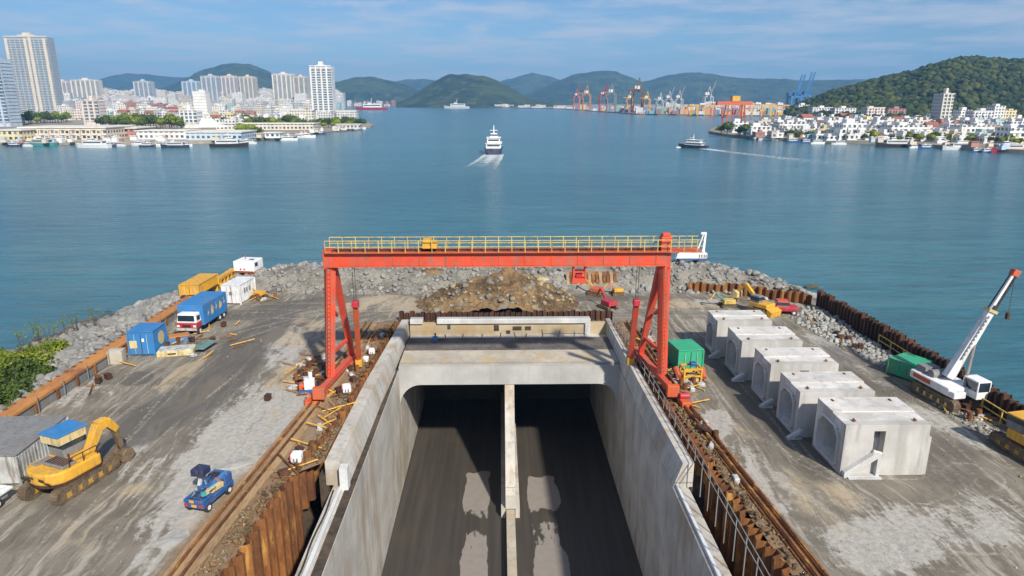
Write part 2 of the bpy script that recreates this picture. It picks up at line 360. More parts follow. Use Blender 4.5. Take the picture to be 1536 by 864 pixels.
# building facade: floors and window bays follow the wall, colour comes from each building
n = N('facade'); v = n.map(); sp = n.sep(v); geo = n.n.new('ShaderNodeNewGeometry'); tt = n.n.new('ShaderNodeTexCoord'); nsp = n.sep(tt.outputs['Normal'])
oi = n.n.new('ShaderNodeObjectInfo')
isx = n.math('GREATER_THAN', n.math('ABSOLUTE', nsp[0]), .5); top = n.math('GREATER_THAN', n.math('ABSOLUTE', nsp[2]), .5)
um = n.n.new('ShaderNodeMix'); n.put(isx, um.inputs[0]); n.put(sp[0], um.inputs[2]); n.put(sp[1], um.inputs[3]); u = um.outputs[0]
fz = n.math('FRACT', n.math('MULTIPLY', sp[2], 1/3.)); fu = n.math('FRACT', n.math('ADD', n.math('MULTIPLY', u, 1/3.1), .5))
wz = n.math('MULTIPLY', n.math('GREATER_THAN', fz, .32), n.math('LESS_THAN', fz, .84)); wu = n.math('MULTIPLY', n.math('GREATER_THAN', fu, .24), n.math('LESS_THAN', fu, .78))
win = n.math('MULTIPLY', n.math('MULTIPLY', wz, wu), n.math('SUBTRACT', 1., top))
wn_ = n.n.new('ShaderNodeTexWhiteNoise'); cbb = n.n.new('ShaderNodeCombineXYZ')
n.put(n.math('FLOOR', n.math('MULTIPLY', sp[2], 1/3.)), cbb.inputs[0]); n.put(n.math('FLOOR', n.math('ADD', n.math('MULTIPLY', u, 1/3.1), .5)), cbb.inputs[1]); n.put(oi.outputs['Random'], cbb.inputs[2]); n.l.new(cbb.outputs[0], wn_.inputs[0])
wcol = n.mix(wn_.outputs['Value'], (.03, .045, .06), (.2, .23, .26))
dirt = n.noise(n.map((.3, .3, .08)), 1, 5, .6)
wallc = n.mix(n.math('MULTIPLY', n.step(dirt, .45, .8), .35), oi.outputs['Color'], (.2, .18, .16))
wallc = n.mix(n.math('MULTIPLY', top, .7), wallc, n.mix(n.noise(v, .2, 4), (.16, .15, .14), (.4, .37, .34)))
M['facade'] = n.fin(n.mix(win, wallc, wcol), n.step(win, 0, 1, .85, .3))
n = N('plain_wall'); v = n.map(); oi = n.n.new('ShaderNodeObjectInfo')
M['cityfar'] = None
M['plain'] = n.fin(n.mix(n.math('MULTIPLY', n.step(n.noise(n.map((.4, .4, .1)), 1, 5), .45, .75), .3), oi.outputs['Color'], (.18, .16, .14)), .7)
M['roofred'] = rough_mat('red_roof', (.22, .07, .05), (.38, .14, .09), .1, 1)
M['towerglass'] = rough_mat('tower_glazing', (.04, .08, .12), (.16, .22, .27), .25, .33, .5, .1)
n = N('foam'); v = n.map(); fa = n.attr('foam'); fn = n.noise(n.map((1, 1, 1)), .55, 6, .75)
al = n.step(n.math('ADD', fa, n.math('MULTIPLY', n.math('SUBTRACT', fn, .5), 1.6)), .2, .85)
n.put(n.math('MULTIPLY', al, .85), n.b.inputs['Alpha']); M['foam'] = n.fin((.62, .68, .7), .6)
M['haze'] = bpy.data.materials.new('haze_air'); M['haze'].use_nodes = True
hn = M['haze'].node_tree; hn.nodes.remove(hn.nodes['Principled BSDF']); pv = hn.nodes.new('ShaderNodeVolumePrincipled')
HAZE = .00015
pv.inputs['Density'].default_value = HAZE; pv.inputs['Color'].default_value = (.24, .55, 1., 1); pv.inputs['Anisotropy'].default_value = .0
hn.links.new(pv.outputs[0], [q for q in hn.nodes if q.type == 'OUTPUT_MATERIAL'][0].inputs['Volume'])

# ------------------------------------------------------------------ sea, haze
MB().add([(-9000, -600, -3), (9000, -600, -3), (9000, 15000, -3), (-9000, 15000, -3), (-20, -100, -3), (20, -100, -3), (20, 83, -3), (-20, 83, -3)], [(0, 1, 5, 4), (1, 2, 6, 5), (2, 3, 7, 6), (3, 0, 4, 7)]).build('sea_water', M['water'], kind='structure')
MB().bb(-9500, 9500, -700, 9000, -16, 420).build('haze', M['haze'], kind='stuff')
MB().add([(-9400, -650, -15), (9400, -650, -15), (9400, 8900, -15), (-9400, 8900, -15)], [(0, 1, 2, 3)]).build('seabed', M['rockbed'], kind='structure')
# ------------------------------------------------------------------ numpy noise for terrain
def vnoise(x, y, seed=0):
    x = np.asarray(x, float); y = np.asarray(y, float); xi = np.floor(x).astype(np.int64); yi = np.floor(y).astype(np.int64); fx = x-xi; fy = y-yi
    fx = fx*fx*(3-2*fx); fy = fy*fy*(3-2*fy)
    def h(a, b):
        q = (a*374761393+b*668265263+seed*974711) & 0x7fffffff; q = (q ^ (q >> 13))*1274126177 & 0x7fffffff; return ((q ^ (q >> 16)) & 0xffff)/65535.
    return (h(xi, yi)*(1-fx)+h(xi+1, yi)*fx)*(1-fy)+(h(xi, yi+1)*(1-fx)+h(xi+1, yi+1)*fx)*fy
def fbm(x, y, seed=0, o=4):
    a = 0; w = .5
    for i in range(o): a = a+w*(vnoise(x*2**i, y*2**i, seed+i)-.5)*2; w *= .5
    return a
def sstep(x, a, b):
    t = np.clip((x-a)/(b-a), 0, 1); return t*t*(3-2*t)
# ------------------------------------------------------------------ site ground, one sheet with the pit left open
YL = [2, 28, 34, 37.3, 38.6, 40, 50, 60, 67]
PL = [-14.6, -14.2, -13.8, -13.5, -12.1, -12.05, -11.9, -11.5, -11.15]
PR = [13.9, 13.15, 12.75, 12.55, 12.45, 12.4, 11.9, 11.1, 10.6]
fL = lambda y: np.interp(y, YL, PL); fR = lambda y: np.interp(y, YL, PR)
YE = 67.0
crest = [(-35.6, 0), (-35.6, 79), (-34, 83), (-29, 84.6), (-10, 84), (8, 84.4), (24, 84), (30, 80.5), (34.2, 73.4)]
def ground_attrs(X, Y):
    c, s = math.cos(PITCH), math.sin(PITCH)
    x = X-CAM.x; y = Y; z = -CAM.z
    xr = x*math.cos(YAW)-y*math.sin(YAW); yf = x*math.sin(YAW)+y*math.cos(YAW)
    zc = np.maximum(yf*c-z*s, 1); up = yf*s+z*c
    u = 768+1024*xr/zc; v = 432-1024*up/zc
    def blobs(L):
        a = np.zeros_like(u)
        for cx_, cy_, rx, ry, rot, k in L:
            r = R(rot); du = u-cx_; dv = v-cy_
            p = (du*math.cos(r)+dv*math.sin(r))/rx; q = (-du*math.sin(r)+dv*math.cos(r))/ry
            a = np.maximum(a, k*(1-sstep(np.sqrt(p*p+q*q), .45, 1.25)))
        return a
    pale = blobs([(425, 640, 100, 75, -35, .9), (330, 700, 170, 75, -55, .95), (250, 800, 60, 130, 25, .55), (215, 690, 50, 70, 30, .5), (430, 520, 60, 45, 0, .7), (560, 455, 90, 14, 0, .7), (1075, 635, 32, 26, 20, .95), (1120, 690, 50, 25, 30, .65),
                  (1160, 740, 60, 40, 40, .6), (1330, 815, 120, 55, 5, .85), (1420, 790, 150, 50, 0, .7), (1230, 700, 30, 14, 25, .5), (130, 590, 70, 22, -20, .55), (35, 640, 60, 10, -30, .5), (1060, 455, 60, 8, 0, .7), (1420, 640, 90, 14, 30, .8), (1240, 520, 60, 14, 28, .6), (1300, 560, 60, 10, 28, .6), (500, 475, 40, 14, 0, .4), (1480, 770, 90, 40, 10, .5), (1380, 700, 30, 8, 10, .6)])
    tan = blobs([(440, 500, 60, 30, -10, .7), (420, 570, 50, 20, -30, .6), (560, 456, 130, 16, 0, .95), (280, 560, 70, 18, -25, .75), (300, 590, 90, 16, -25, .5), (150, 760, 120, 80, -30, .45), (1010, 455, 120, 12, 0, .6), (1120, 650, 30, 10, 20, .6), (300, 820, 60, 50, 0, .5), (1250, 760, 130, 60, 30, .45), (200, 510, 60, 20, -20, .5), (395, 640, 25, 60, 30, .4)])
    wet_shade = blobs([(400, 495, 60, 26, -35, .8), (340, 555, 110, 40, -45, .85), (240, 625, 120, 34, -25, .8), (110, 690, 100, 40, -30, .6), (430, 462, 150, 12, -8, .75), (1130, 590, 40, 130, -38, .85), (1190, 640, 40, 60, -38, .8), (1230, 680, 60, 60, -30, .5), (1420, 690, 80, 60, 20, .45), (205, 568, 30, 12, -10, .9), (1060, 560, 40, 60, 0, .4), (90, 740, 80, 50, 0, .35), (560, 470, 90, 16, -25, .45), (470, 545, 40, 20, -20, .5), (1300, 560, 120, 30, 30, .45), (900, 448, 170, 6, 0, .55)])  # wet road mud, plus shade left of the boxes put into the colour
    brown = np.where(Y < 67, np.maximum(1-sstep(fL(Y)-X, 2.2, 4.6), 0)*(X < 0)+np.maximum(1-sstep(X-fR(Y), .8, 2.2), 0)*(X > 0), 0)*.9
    brown = np.maximum(brown, blobs([(480, 545, 50, 45, -30, .6), (1010, 600, 40, 60, 30, .5), (1120, 760, 60, 120, 32, .35)]))
    # wheel tracks: pairs of dark ruts with pale dried ridges between
    track = np.zeros_like(u); ridge = np.zeros_like(u); rt_ = np.random.RandomState(44)
    paths = []
    for k in range(11):
        x0 = rt_.uniform(-33, -18); c_ = rt_.uniform(-.02, .02); a_ = rt_.uniform(.5, 2.5); f_ = rt_.uniform(.05, .11); ph = rt_.uniform(0, 6); y_ = np.arange(20, 74, .8)
        paths.append(np.stack([x0+c_*(y_-40)+a_*np.sin(y_*f_+ph)+np.maximum(0, y_-58)**2*.05*rt_.uniform(.6, 1.4), y_], 1))
    for k in range(5):
        x0 = rt_.uniform(15.5, 18); y_ = np.arange(22, 70, .8); paths.append(np.stack([x0+.8*np.sin(y_*.08+k)+np.maximum(0, 38-y_)*rt_.uniform(.1, .5), y_], 1))
    for k in range(7):   # turning arcs in front of the nearest box
        r0 = rt_.uniform(6, 15); cx0, cy0 = rt_.uniform(20, 26), rt_.uniform(39, 43); t_ = np.linspace(math.pi*1.05, math.pi*1.75, 40); paths.append(np.stack([cx0+r0*1.1*np.cos(t_), cy0+r0*np.sin(t_)], 1))
    for k in range(5):
        x0 = rt_.uniform(26.5, 31.5); y_ = np.arange(28, 68, .8); paths.append(np.stack([x0+.7*np.sin(y_*.09+k)-np.maximum(0, 36-y_)*rt_.uniform(0, .4), y_], 1))
    for k in range(6):
        y0_ = rt_.uniform(69, 76); x_ = np.arange(-30, 30, .8); paths.append(np.stack([x_, y0_+1.2*np.sin(x_*.08+k)], 1))
    for k, pth in enumerate(paths):
        ok = (X > pth[:, 0].min()-2) & (X < pth[:, 0].max()+2) & (Y > pth[:, 1].min()-2) & (Y < pth[:, 1].max()+2)
        xx_ = X[ok]; yy_ = Y[ok]; 
        if not len(xx_): continue
        best = np.full(xx_.shape, 9.)
        for q_ in range(len(pth)-1):
            a = pth[q_]; d = pth[q_+1]-a; L_ = d@d; t = np.clip(((xx_-a[0])*d[0]+(yy_-a[1])*d[1])/L_, 0, 1); best = np.minimum(best, np.hypot(xx_-a[0]-t*d[0], yy_-a[1]-t*d[1]))
        w_ = rt_.uniform(.5, 1.)
        track[ok] = np.maximum(track[ok], w_*np.exp(-((best-.95)/.2)**2)*(.35+.65*vnoise(xx_*.15, yy_*.12, k+50))); ridge[ok] = np.maximum(ridge[ok], w_*.8*np.exp(-((best-1.5)/.2)**2)*(.4+.6*vnoise(xx_*.3, yy_*.3, k)))
    track = track*(1-.75*sstep(pale, .5, .85))
    return pale, tan, wet_shade, brown, track, ridge
def strip(name, xl, xr, y0, y1, dx=.3, dy=.3):
    n = int((y1-y0)/(.22))+1; m = int(40/.26) if name != 'site_ground_far' else int(70/dx)
    ys = np.linspace(y0, y1, n); t = np.linspace(0, 1, m)
    Y = np.repeat(ys[:, None], m, 1); a = xl(ys)[:, None]; b = xr(ys)[:, None]; X = a+(b-a)*t[None]
    edge = np.minimum(np.minimum(X-a, b-X)/1.0, 1).clip(0, 1)
    Z = (.10*fbm(X*.25, Y*.12, 3)+.05*fbm(X*1.1, Y*.25, 9))*edge
    return (X, Y, Z)+ground_attrs(X, Y)
parts = [strip('site_ground', lambda y: np.full_like(y, -36.2), fL, 2, YE), strip('site_ground', fR, lambda y: np.full_like(y, 35.2), 2, YE), strip('site_ground_far', lambda y: np.full_like(y, -36.2), lambda y: np.full_like(y, 35.2), YE, 81)]
V = []; Fc = []; at = [[], [], [], [], [], []]; off = 0
for X, Y, Z, *aa_ in parts:
    n, m = X.shape; V.append(np.stack([X, Y, Z], -1).reshape(-1, 3)); idx = np.arange(n*m).reshape(n, m)+off; off += n*m
    Fc.append(np.stack([idx[:-1, :-1].ravel(), idx[:-1, 1:].ravel(), idx[1:, 1:].ravel(), idx[1:, :-1].ravel()], 1))
    for k, a in enumerate(aa_): at[k].append(a.ravel())
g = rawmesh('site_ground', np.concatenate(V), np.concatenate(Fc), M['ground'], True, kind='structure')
for k, nm in enumerate(('pale', 'tan', 'wet_shade', 'brown', 'track', 'ridge')):
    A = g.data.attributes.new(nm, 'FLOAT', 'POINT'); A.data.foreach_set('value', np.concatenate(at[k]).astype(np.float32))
# ------------------------------------------------------------------ rock bank round the site (terrain under the boulders)
CR = np.array(crest, float)
def bank_s(X, Y):
    """distance outward from the crest line and the crest height there"""
    best = np.full(X.shape, 1e9); sgn = np.ones(X.shape); hc = np.zeros(X.shape)
    for i in range(len(CR)-1):
        a = CR[i]; b = CR[i+1]; d = b-a; L = np.hypot(*d)
        t = np.clip(((X-a[0])*d[0]+(Y-a[1])*d[1])/L**2, 0, 1); qx = a[0]+t*d[0]; qy = a[1]+t*d[1]
        dist = np.hypot(X-qx, Y-qy); side = (X-a[0])*(-d[1])+(Y-a[1])*d[0]   # left of travel = outward
        up = dist < best; best = np.where(up, dist, best); sgn = np.where(up, np.sign(side), sgn); hc = np.where(up, np.interp(qx+0*t, [-35, -33, -27, 24, 31, 34.2], [.35, .5, 1.7, 1.9, 1.3, .4])*np.where(qy < 79, np.where(qx < 0, .35, 1), 1), hc)
    return best*sgn, hc
def bank_z(X, Y):
    s, hc = bank_s(X, Y)
    Wd = np.interp(Y, [0, 66, 75, 86, 95], [19, 17.5, 15, 12, 11.5])
    Wd = np.where(X > 0, 11, Wd)
    outer = hc-(hc+3.9)*np.clip((s-.8)/Wd, 0, 1.15)**.9 if False else hc-(hc+3.9)*np.clip((s-.8)/Wd, 0, 1.15)
    inner = hc*(1-sstep(-s, 1.5, 7.3))-.12*(hc < .5)-.25*sstep(-s, 6.5, 8)
    return np.where(s > .8, outer, np.where(s > 0, hc, inner))
xs = np.arange(-66, 52, .5); ys = np.arange(0, 104, .5); X, Y = np.meshgrid(xs, ys)
Z = bank_z(X, Y)+.25*fbm(X*.5, Y*.5, 21)
inside_flat = (X > -35.9) & (X < 35) & (Y < 76.3)
Z = np.where(inside_flat, -1.6, Z); Z = np.where((X < 35.4) & (Y < 76) & (X > -35.4), -1.6, Z)
Z = np.where((X > 34.8) & (Y < 72.5), -6, Z)
# carve the pit out of the bank terrain
keep = ~((X > -16) & (X < 16) & (Y < 69))
Z = np.where((X > -17) & (X < 17) & (Y < 76), -16, Z)
gridmesh('rock_bank', X, Y, Z, M['rockbed'], kind='structure')

# boulders ---------------------------------------------------------------
def rockmesh(seed, sub=1):
    rs = np.random.RandomState(seed); v, f = (ICO1 if sub == 1 else ICO2)
    v = v.copy()
    for k in range(7):   # cut flats so the stone is angular
        d = rs.randn(3); d /= np.linalg.norm(d); h = .45+.35*rs.rand(); dd = v@d; v = v-np.outer(np.maximum(dd-h, 0), d)
    v = v*(1+.08*(rs.rand(len(v), 1)-.5))*np.array([1, .65+.35*rs.rand(), .5+.35*rs.rand()])
    return v, f
RK = [rockmesh(i, 2) for i in range(8)]
cands = []
rs = np.random.RandomState(5)
def inframe(x, y, z=0, mg=10):
    u, v, zc = proj(x, y, z); return zc > 1 and -mg < u < 1536+mg and -mg < v < 864+mg
tries = 0
while len(cands) < 6500 and tries < 120000:
    tries += 1
    x = rs.uniform(-60, 40); y = rs.uniform(30, 97)
    s, hc = bank_s(np.array([x]), np.array([y])); s = float(s[0]); hc = float(hc[0])
    far = y > 76 and abs(x) < 33.5
    if s < .3 and not (far and s > -7.2): continue
    if s > (20 if x < -30 and y < 80 else 13): continue
    if x > 34.8 and y < 72.5: continue
    if x > 33.5 and y < 75: continue
    if far and s < -.5 and rs.rand() < np.interp(x, [-30, -22, -12, -8], [.8, .35, .0, .0]): continue
    if 7 < x < 13.2 and -8 < s < -1.2: continue
    z = float(bank_z(np.array([x]), np.array([y]))[0])
    if z < -3.7 or not inframe(x, y, z, 40): continue
    # bush country: fewer rocks under the bushes
    r = .17+.55*rs.rand()**2.3
    if far and s < 0: r *= .8
    if s > 2 and x < -30: r *= 1.3
    cands.append((x, y, z+r*.18, r, rs.randint(8), rs.rand(3)*6.28))
def rot(v, e): return v@np.array(Matrix.Rotation(e[2], 3, 'Z') @ Matrix.Rotation((e[0]-3)*.12, 3, 'X') @ Matrix.Rotation((e[1]-3)*.12, 3, 'Y')).T
cands.sort(key=lambda c: -c[3]/math.hypot(c[0], c[1]))
rockdata = []
for i, (v, f) in enumerate(RK):
    me = bpy.data.meshes.new('boulder'); me.from_pydata(v.tolist(), [], f); me.materials.append(M['rock']); rockdata.append(me)
def wherebank(x, y):
    if x < -34 and y < 62: return 'beside the green bushes on the left bank'
    if x < -34: return 'on the left bank outside the orange beam'
    if x < -12: return 'on the far berm left of the earth mound'
    if x < 8: return 'on the far berm behind the earth mound'
    if x < 24: return 'on the far berm right of the earth mound'
    return 'at the far right corner near the sheet piles'
for x, y, z, r, k, e in cands[:240]:
    o = bpy.data.objects.new('boulder', rockdata[k]); col.objects.link(o); o.location = (x, y, z); o.scale = (r, r, r); o.rotation_euler = ((e[0]-3)*.12, (e[1]-3)*.12, e[2])
    props(o, ('large' if r > .75 else 'mid-sized' if r > .5 else 'small')+' angular grey boulder '+wherebank(x, y), 'boulder', 'boulders of the rock bank')
def mergerocks(L, name, mat, **kw):
    vv = []; ff = []; off = 0
    for x, y, z, r, k, e in L:
        v, f = rockmesh(k+100, 1) if r < .45 else RK[k]
        vv.append(rot(v*r, e)+np.array([x, y, z])); ff.append(np.array(f)+off); off += len(v)
    return rawmesh(name, np.concatenate(vv), np.concatenate(ff), mat, **kw)
mergerocks(cands[240:], 'rock_rubble', M['rock'], label='grey broken rock covering the bank all round the site', cat='rocks', kind='stuff')
# ------------------------------------------------------------------ the pit: concrete walls, floor, portal
xs = np.arange(-9.9, 9.91, .2); ys = np.arange(0, 82, .25); X, Y = np.meshgrid(xs, ys)
def band(x0, x1): return sstep(X, x0-.25, x0+.25)*(1-sstep(X, x1-.25, x1+.25))
wob = .45*fbm(X*.5, Y*.35, 61); Xs = X; X = X+wob
dry = np.maximum(band(-4.0, -1.75)*(1-sstep(Y+.8*fbm(X*.9, Y*.1, 5), 58.6, 59.4)), band(1.6, 4.4)*(1-sstep(Y+.9*fbm(X*.8, Y*.1, 8), 57.6, 58.8)))
X = Xs
dry = dry*(1-.75*np.exp(-((Y-np.where(X < 0, 50.6, 51.6)-.5*fbm(X*1.2, X*0, 4))/.8)**2))
dry = dry*(.55+.5*sstep(Y, 52.5, 54)+.35*(1-sstep(Y, 44, 49.5)))
gridmesh('tunnel_floor', X, Y, np.full_like(X, -12.7), M['floor'], attrs={'dry': dry.clip(0, 1)}, kind='structure')
pit = thing('retaining_wall', 'tall pale concrete retaining wall along the left side of the sunken road', 'retaining wall', (-9.9, 56, -12.7))
def at(o, x, y, z): return (x-o.location.x, y-o.location.y, z-o.location.z)
def wall_prism(mb, root, poly, y0, y1):   # poly in world x,z
    mb.prism([(px-root.location.x, pz-root.location.z) for px, pz in poly], y0-root.location.y, y1-root.location.y, 'y')
mb = MB(); wall_prism(mb, pit, [(-9.9, -12.7), (-9.9, -1.3), (-11.3, -1.3), (-11.3, -12.7)], 0, 57); wall_prism(mb, pit, [(-9.902, -12.7), (-9.902, -2), (-11.3, -2), (-11.3, -12.7)], 57, 82)
mb.build('lower_wall', M['wall'], pit)
def loft_wall(root, secs, name, mat):
    """secs: list of (y, [(x,z)...]) cross sections"""
    vs = []; fs = []; k = len(secs[0][1])
    for y, pl in secs:
        for x, z in pl: vs.append((x-root.location.x, y-root.location.y, z-root.location.z))
    for i in range(len(secs)-1):
        for j in range(k): a = i*k+j; b = i*k+(j+1) % k; fs.append((a, b, b+k, a+k))
    fs += [tuple(range(k)), tuple(range((len(secs)-1)*k, len(secs)*k))[::-1]]
    return MB().add(vs, fs).build(name, mat, root)
loft_wall(pit, [(38.2, [(-10.35, -1.297), (-10.85, .35), (-11.75, .35), (-11.75, -1.297)]), (50, [(-10.3, -1.297), (-10.75, .35), (-11.6, .35), (-11.6, -1.297)]), (66.2, [(-10.0, -1.0), (-10.12, .5), (-10.8, .5), (-10.8, -1.297)])], 'upper_wall', M['wall'])
mb = MB(); mb.box(at(pit, -10.75, 19, -1.2), (.22, 38, .2)); mb.build('kerb', M['curb'], pit); mb = MB(); ys_h = np.linspace(14, 37.5, 30)
for a, b in zip(ys_h[:-1], ys_h[1:]): mb.tube(at(pit, -11.1+.05*math.sin(a*1.3), a, -1.24), at(pit, -11.1+.05*math.sin(b*1.3), b, -1.24), .05, n=6)
mb.build('hose', M['rubber'], pit)
MB().add([at(pit, -9.95, 2, -1.292), at(pit, -10.5, 2, -1.292), at(pit, -10.5, 38, -1.292), at(pit, -10.34, 38.3, -1.292), at(pit, -10.3, 50, -1.292), at(pit, -9.99, 64, -1.292), at(pit, -9.93, 50, -1.292)], [(0, 1, 2, 3, 4, 5, 6)]).build('ledge_dirt', M['darkgap'], pit)
mb = MB(); mb.box(at(pit, -10.5, 37.9, -.55), (.5, .6, 1.5)); mb.build('end_block', M['curb'], pit)
pit2 = thing('retaining_wall', 'tall concrete retaining wall along the right side of the sunken road, with its railing', 'retaining wall', (9.9, 56, -12.7))
mb = MB(); wall_prism(mb, pit2, [(9.9, -12.7), (9.9, -1.3), (10.9, -1.3), (10.9, -12.7)], 0, 57); wall_prism(mb, pit2, [(9.902, -12.7), (9.902, -2), (10.9, -2), (10.9, -12.7)], 57, 82)
mb.build('lower_wall', M['wall'], pit2)
loft_wall(pit2, [(37.6, [(9.93, -1.297), (10.45, .35), (11.15, .35), (11.15, -1.297)]), (50, [(9.93, -1.297), (10.2, .35), (10.8, .35), (10.8, -1.297)]), (66.2, [(9.92, -1.0), (9.95, .5), (10.35, .5), (10.35, -1.297)])], 'upper_wall', M['wall'])
mb = MB(); mb.box(at(pit2, 10.2, 18.8, -1.2), (.22, 37.6, .2)); mb.build('kerb', M['curb'], pit2)
# steel hand rail along the right wall
RY = np.linspace(20, 65, 31)
def railx(y): return float(np.interp(y, [20, 37.6, 50, 66], [11.35, 11.3, 10.95, 10.45]))
for y in RY:
    z0 = -1.3 if y < 37.6 else .3; MB().bar(at(pit2, railx(y), y, z0), at(pit2, railx(y), y, 1.25), .05).build('rail_post', M['gray'], pit2)
for h in (.75, 1.25):
    mb = MB()
    for a, b in zip(RY[:-1], RY[1:]): mb.bar(at(pit2, railx(a), a, h), at(pit2, railx(b), b, h), .045)
    mb.build('hand_rail', M['gray'], pit2)
# backfill between walls and piles
MB().bb(-15.5, -11.3, 0, 67, -14, -6).build('backfill', M['darkgap'], kind='structure')
MB().bb(10.9, 15.5, 0, 67, -14, -5.2).build('backfill', M['darkgap'], kind='structure')
mb = MB(); mb.bb(-12.2, -11.62, 38.3, 66, -5.99, -.7); mb.bb(11.17, 12.6, 38, 66, -5.19, -1.6); mb.build('backfill', M['darkgap'], kind='structure')
# portal
pt = thing('tunnel_portal', 'wide concrete tunnel portal with two dark bays and rounded outer corners', 'tunnel portal', (0, 57, -12.7))
arcL = [(-9.9+1.9*(1-math.cos(t)), -4.8+2.1*math.sin(t)) for t in np.linspace(0, math.pi/2, 9)]
arcR = [(-a, b) for a, b in arcL][::-1]
poly = [(-9.9, -.95)]+arcL+arcR+[(9.9, -.95)]
mb = MB(); mb.prism([(a, b+12.7) for a, b in poly], .0, 7.2, 'y'); mb.build('portal_beam', M['beam'], pt)
mb = MB(); mb.bb(-9.88, 9.88, .35, 7.15, 11.755, 11.9); mb.build('roof_screed', M['slab'], pt); MB().bb(-9.88, 9.88, 3.7, 7.15, 11.902, 11.93).build('roof_membrane', M['membrane'], pt)
mb = MB(); mb.bb(-9.9, 9.9, 7.2, 24, 10.02, 11.7); mb.build('roof_slab', M['beam'], pt)
# middle wall: slopes down in front of the portal to a low median kerb
mb = MB(); mb.prism([(-5.6, 0), (-5.6, 2.2), (0.02, 9.96), (24, 9.96), (24, 0)], -.42, .42, 'x'); mb.build('middle_wall', M['wall'], pt)
mb = MB(); mb.bb(-.8, .8, -5.6, 24, .004, .9); mb.build('wall_footing', M['wall'], pt)
mb = MB(); mb.bb(-.36, .36, -57, -5.6, .004, .85); mb.build('median_kerb', M['slab'], pt)
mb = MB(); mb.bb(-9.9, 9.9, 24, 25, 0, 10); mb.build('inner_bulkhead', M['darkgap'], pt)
# end wall of the pit
ew = thing('end_wall', 'stained cream concrete end wall under a pale capping beam behind the portal roof', 'end wall', (0, 65.6, -1))
MB().bb(-9.93, 9.93, 0, .5, -.6, 1.25).build('wall_panel', M['cream'], ew)
mb = MB(); mb.bb(-7.2, 8.3, -.25, .65, 1.252, 1.75); mb.bb(7.75, 8.3, -.28, -.003, -.6, 1.25); mb.bb(-9.9, -8.6, -.25, .65, 1.252, 1.75); mb.build('capping_beam', M['beam'], ew, bevel=.06)
mb = MB()
for x, z, w, h in ((-1.2, .75, .5, .6), (.9, .7, .9, .4), (2.0, .7, .6, .4), (-6, .9, .3, .5), (0, .3, .4, .35)): mb.box((x, -.02, z), (w, .06, h))
mb.build('stain_recess', M['darkgap'], ew)
MB().bb(-9.9, 9.9, 64.2, 65.6, -2.6, -1.4).build('backfill', M['darkgap'], kind='structure')
MB().bb(-2, 8.8, 64.25, 65.55, -1.39, -1.1).build('drain_channel', M['rubber'], kind='structure')
# ------------------------------------------------------------------ sheet pile walls; every pile a part of its wall
def pile_wall(label, pts, per, amp, z0, z1, mat, jag, dens_top=None, first='sheet_pile'):
    P0 = np.array(pts, float); d = np.hypot(*np.diff(P0, axis=0).T); L = np.concatenate([[0], np.cumsum(d)])
    n = int(L[-1]/per); root = thing('sheet_pile_wall', label, 'sheet pile wall', (P0[0, 0], P0[0, 1], 0))
    px_ = lambda s: np.array([np.interp(s, L, P0[:, 0]), np.interp(s, L, P0[:, 1])])
    rs = np.random.RandomState(len(label))
    for i in range(min(n, 100)):
        a = px_(i*per); b = px_((i+1)*per); t = (b-a)/np.linalg.norm(b-a); nr = np.array([-t[1], t[0]]); w = per
        prof = [(0, 0), (.12, 0), (.32, 1), (.68, 1), (.88, 0), (1, 0)]; th = .03
        out = [a+t*w*u+nr*amp*(k-.5) for u, k in prof]; inn = [q+nr*.05 for q in out][::-1]
        top = z1+jag*(rs.rand()-.35)
        poly = [(q[0]-P0[0, 0], q[1]-P0[0, 1]) for q in out+inn]
        MB().prism(poly, z0, top, 'z').build(first, mat, root)
    return root
yy = [20, 28, 34, 37.3]
pile_wall('rusty brown sheet pile wall along the near left edge of the pit', [(fL(y)+.25, y) for y in yy], .95, .42, -7, .25, M['rust'], .3)
yy = [37.5, 45, 52, 60, 66.5]
pile_wall('rusty sheet pile wall behind the far half of the left concrete wall', [(fL(y)-.05, y) for y in yy], .95, .3, -3, .45, M['rust'], .3)
pile_wall('dark rusty sheet pile wall with jagged tops along the right edge of the pit', [(fR(y)-.3, y) for y in (66.5, 60, 50, 40, 34, 28, 20)], 1.0, .5, -6, .1, M['rust'], .35)
pile_wall('low dark brown sheet pile row across the far end of the pit', [(-11.2, 67.1), (10.8, 67.1)], .55, .22, -3, .95, M['rustdark'], .3)
pile_wall('dark rusty sheet pile sea wall along the right edge of the site', [(35.2, 20), (35.0, 41), (34.6, 58), (34.1, 71.5)], .62, .4, -6, 1.9, M['rustdark'], .4)
pile_wall('short rusty sheet pile wall at the far right corner behind the yellow loader', [(21.5, 77.6), (27, 76.2), (33.9, 72)], .8, .35, -1, 1.2, M['rust'], .35)
MB().bb(34.3, 34.9, 20, 40, -.2, .25).build('kerb_strip', M['rubble'], kind='structure')
# yellow railing in front of the sea wall
rl = thing('railing', 'yellow steel railing in front of the sea wall on the right', 'railing', (34.2, 45, 0))
ys_ = np.linspace(-18, 14, 17)
for y in ys_: MB().bar((0, y, 0), (0, y, 1.15), .09).build('rail_post', M['paleyellow'], rl)
for h in (.6, 1.12): MB().bar((0, -18, h), (0, 14, h), .07).build('rail_bar', M['paleyellow'], rl)
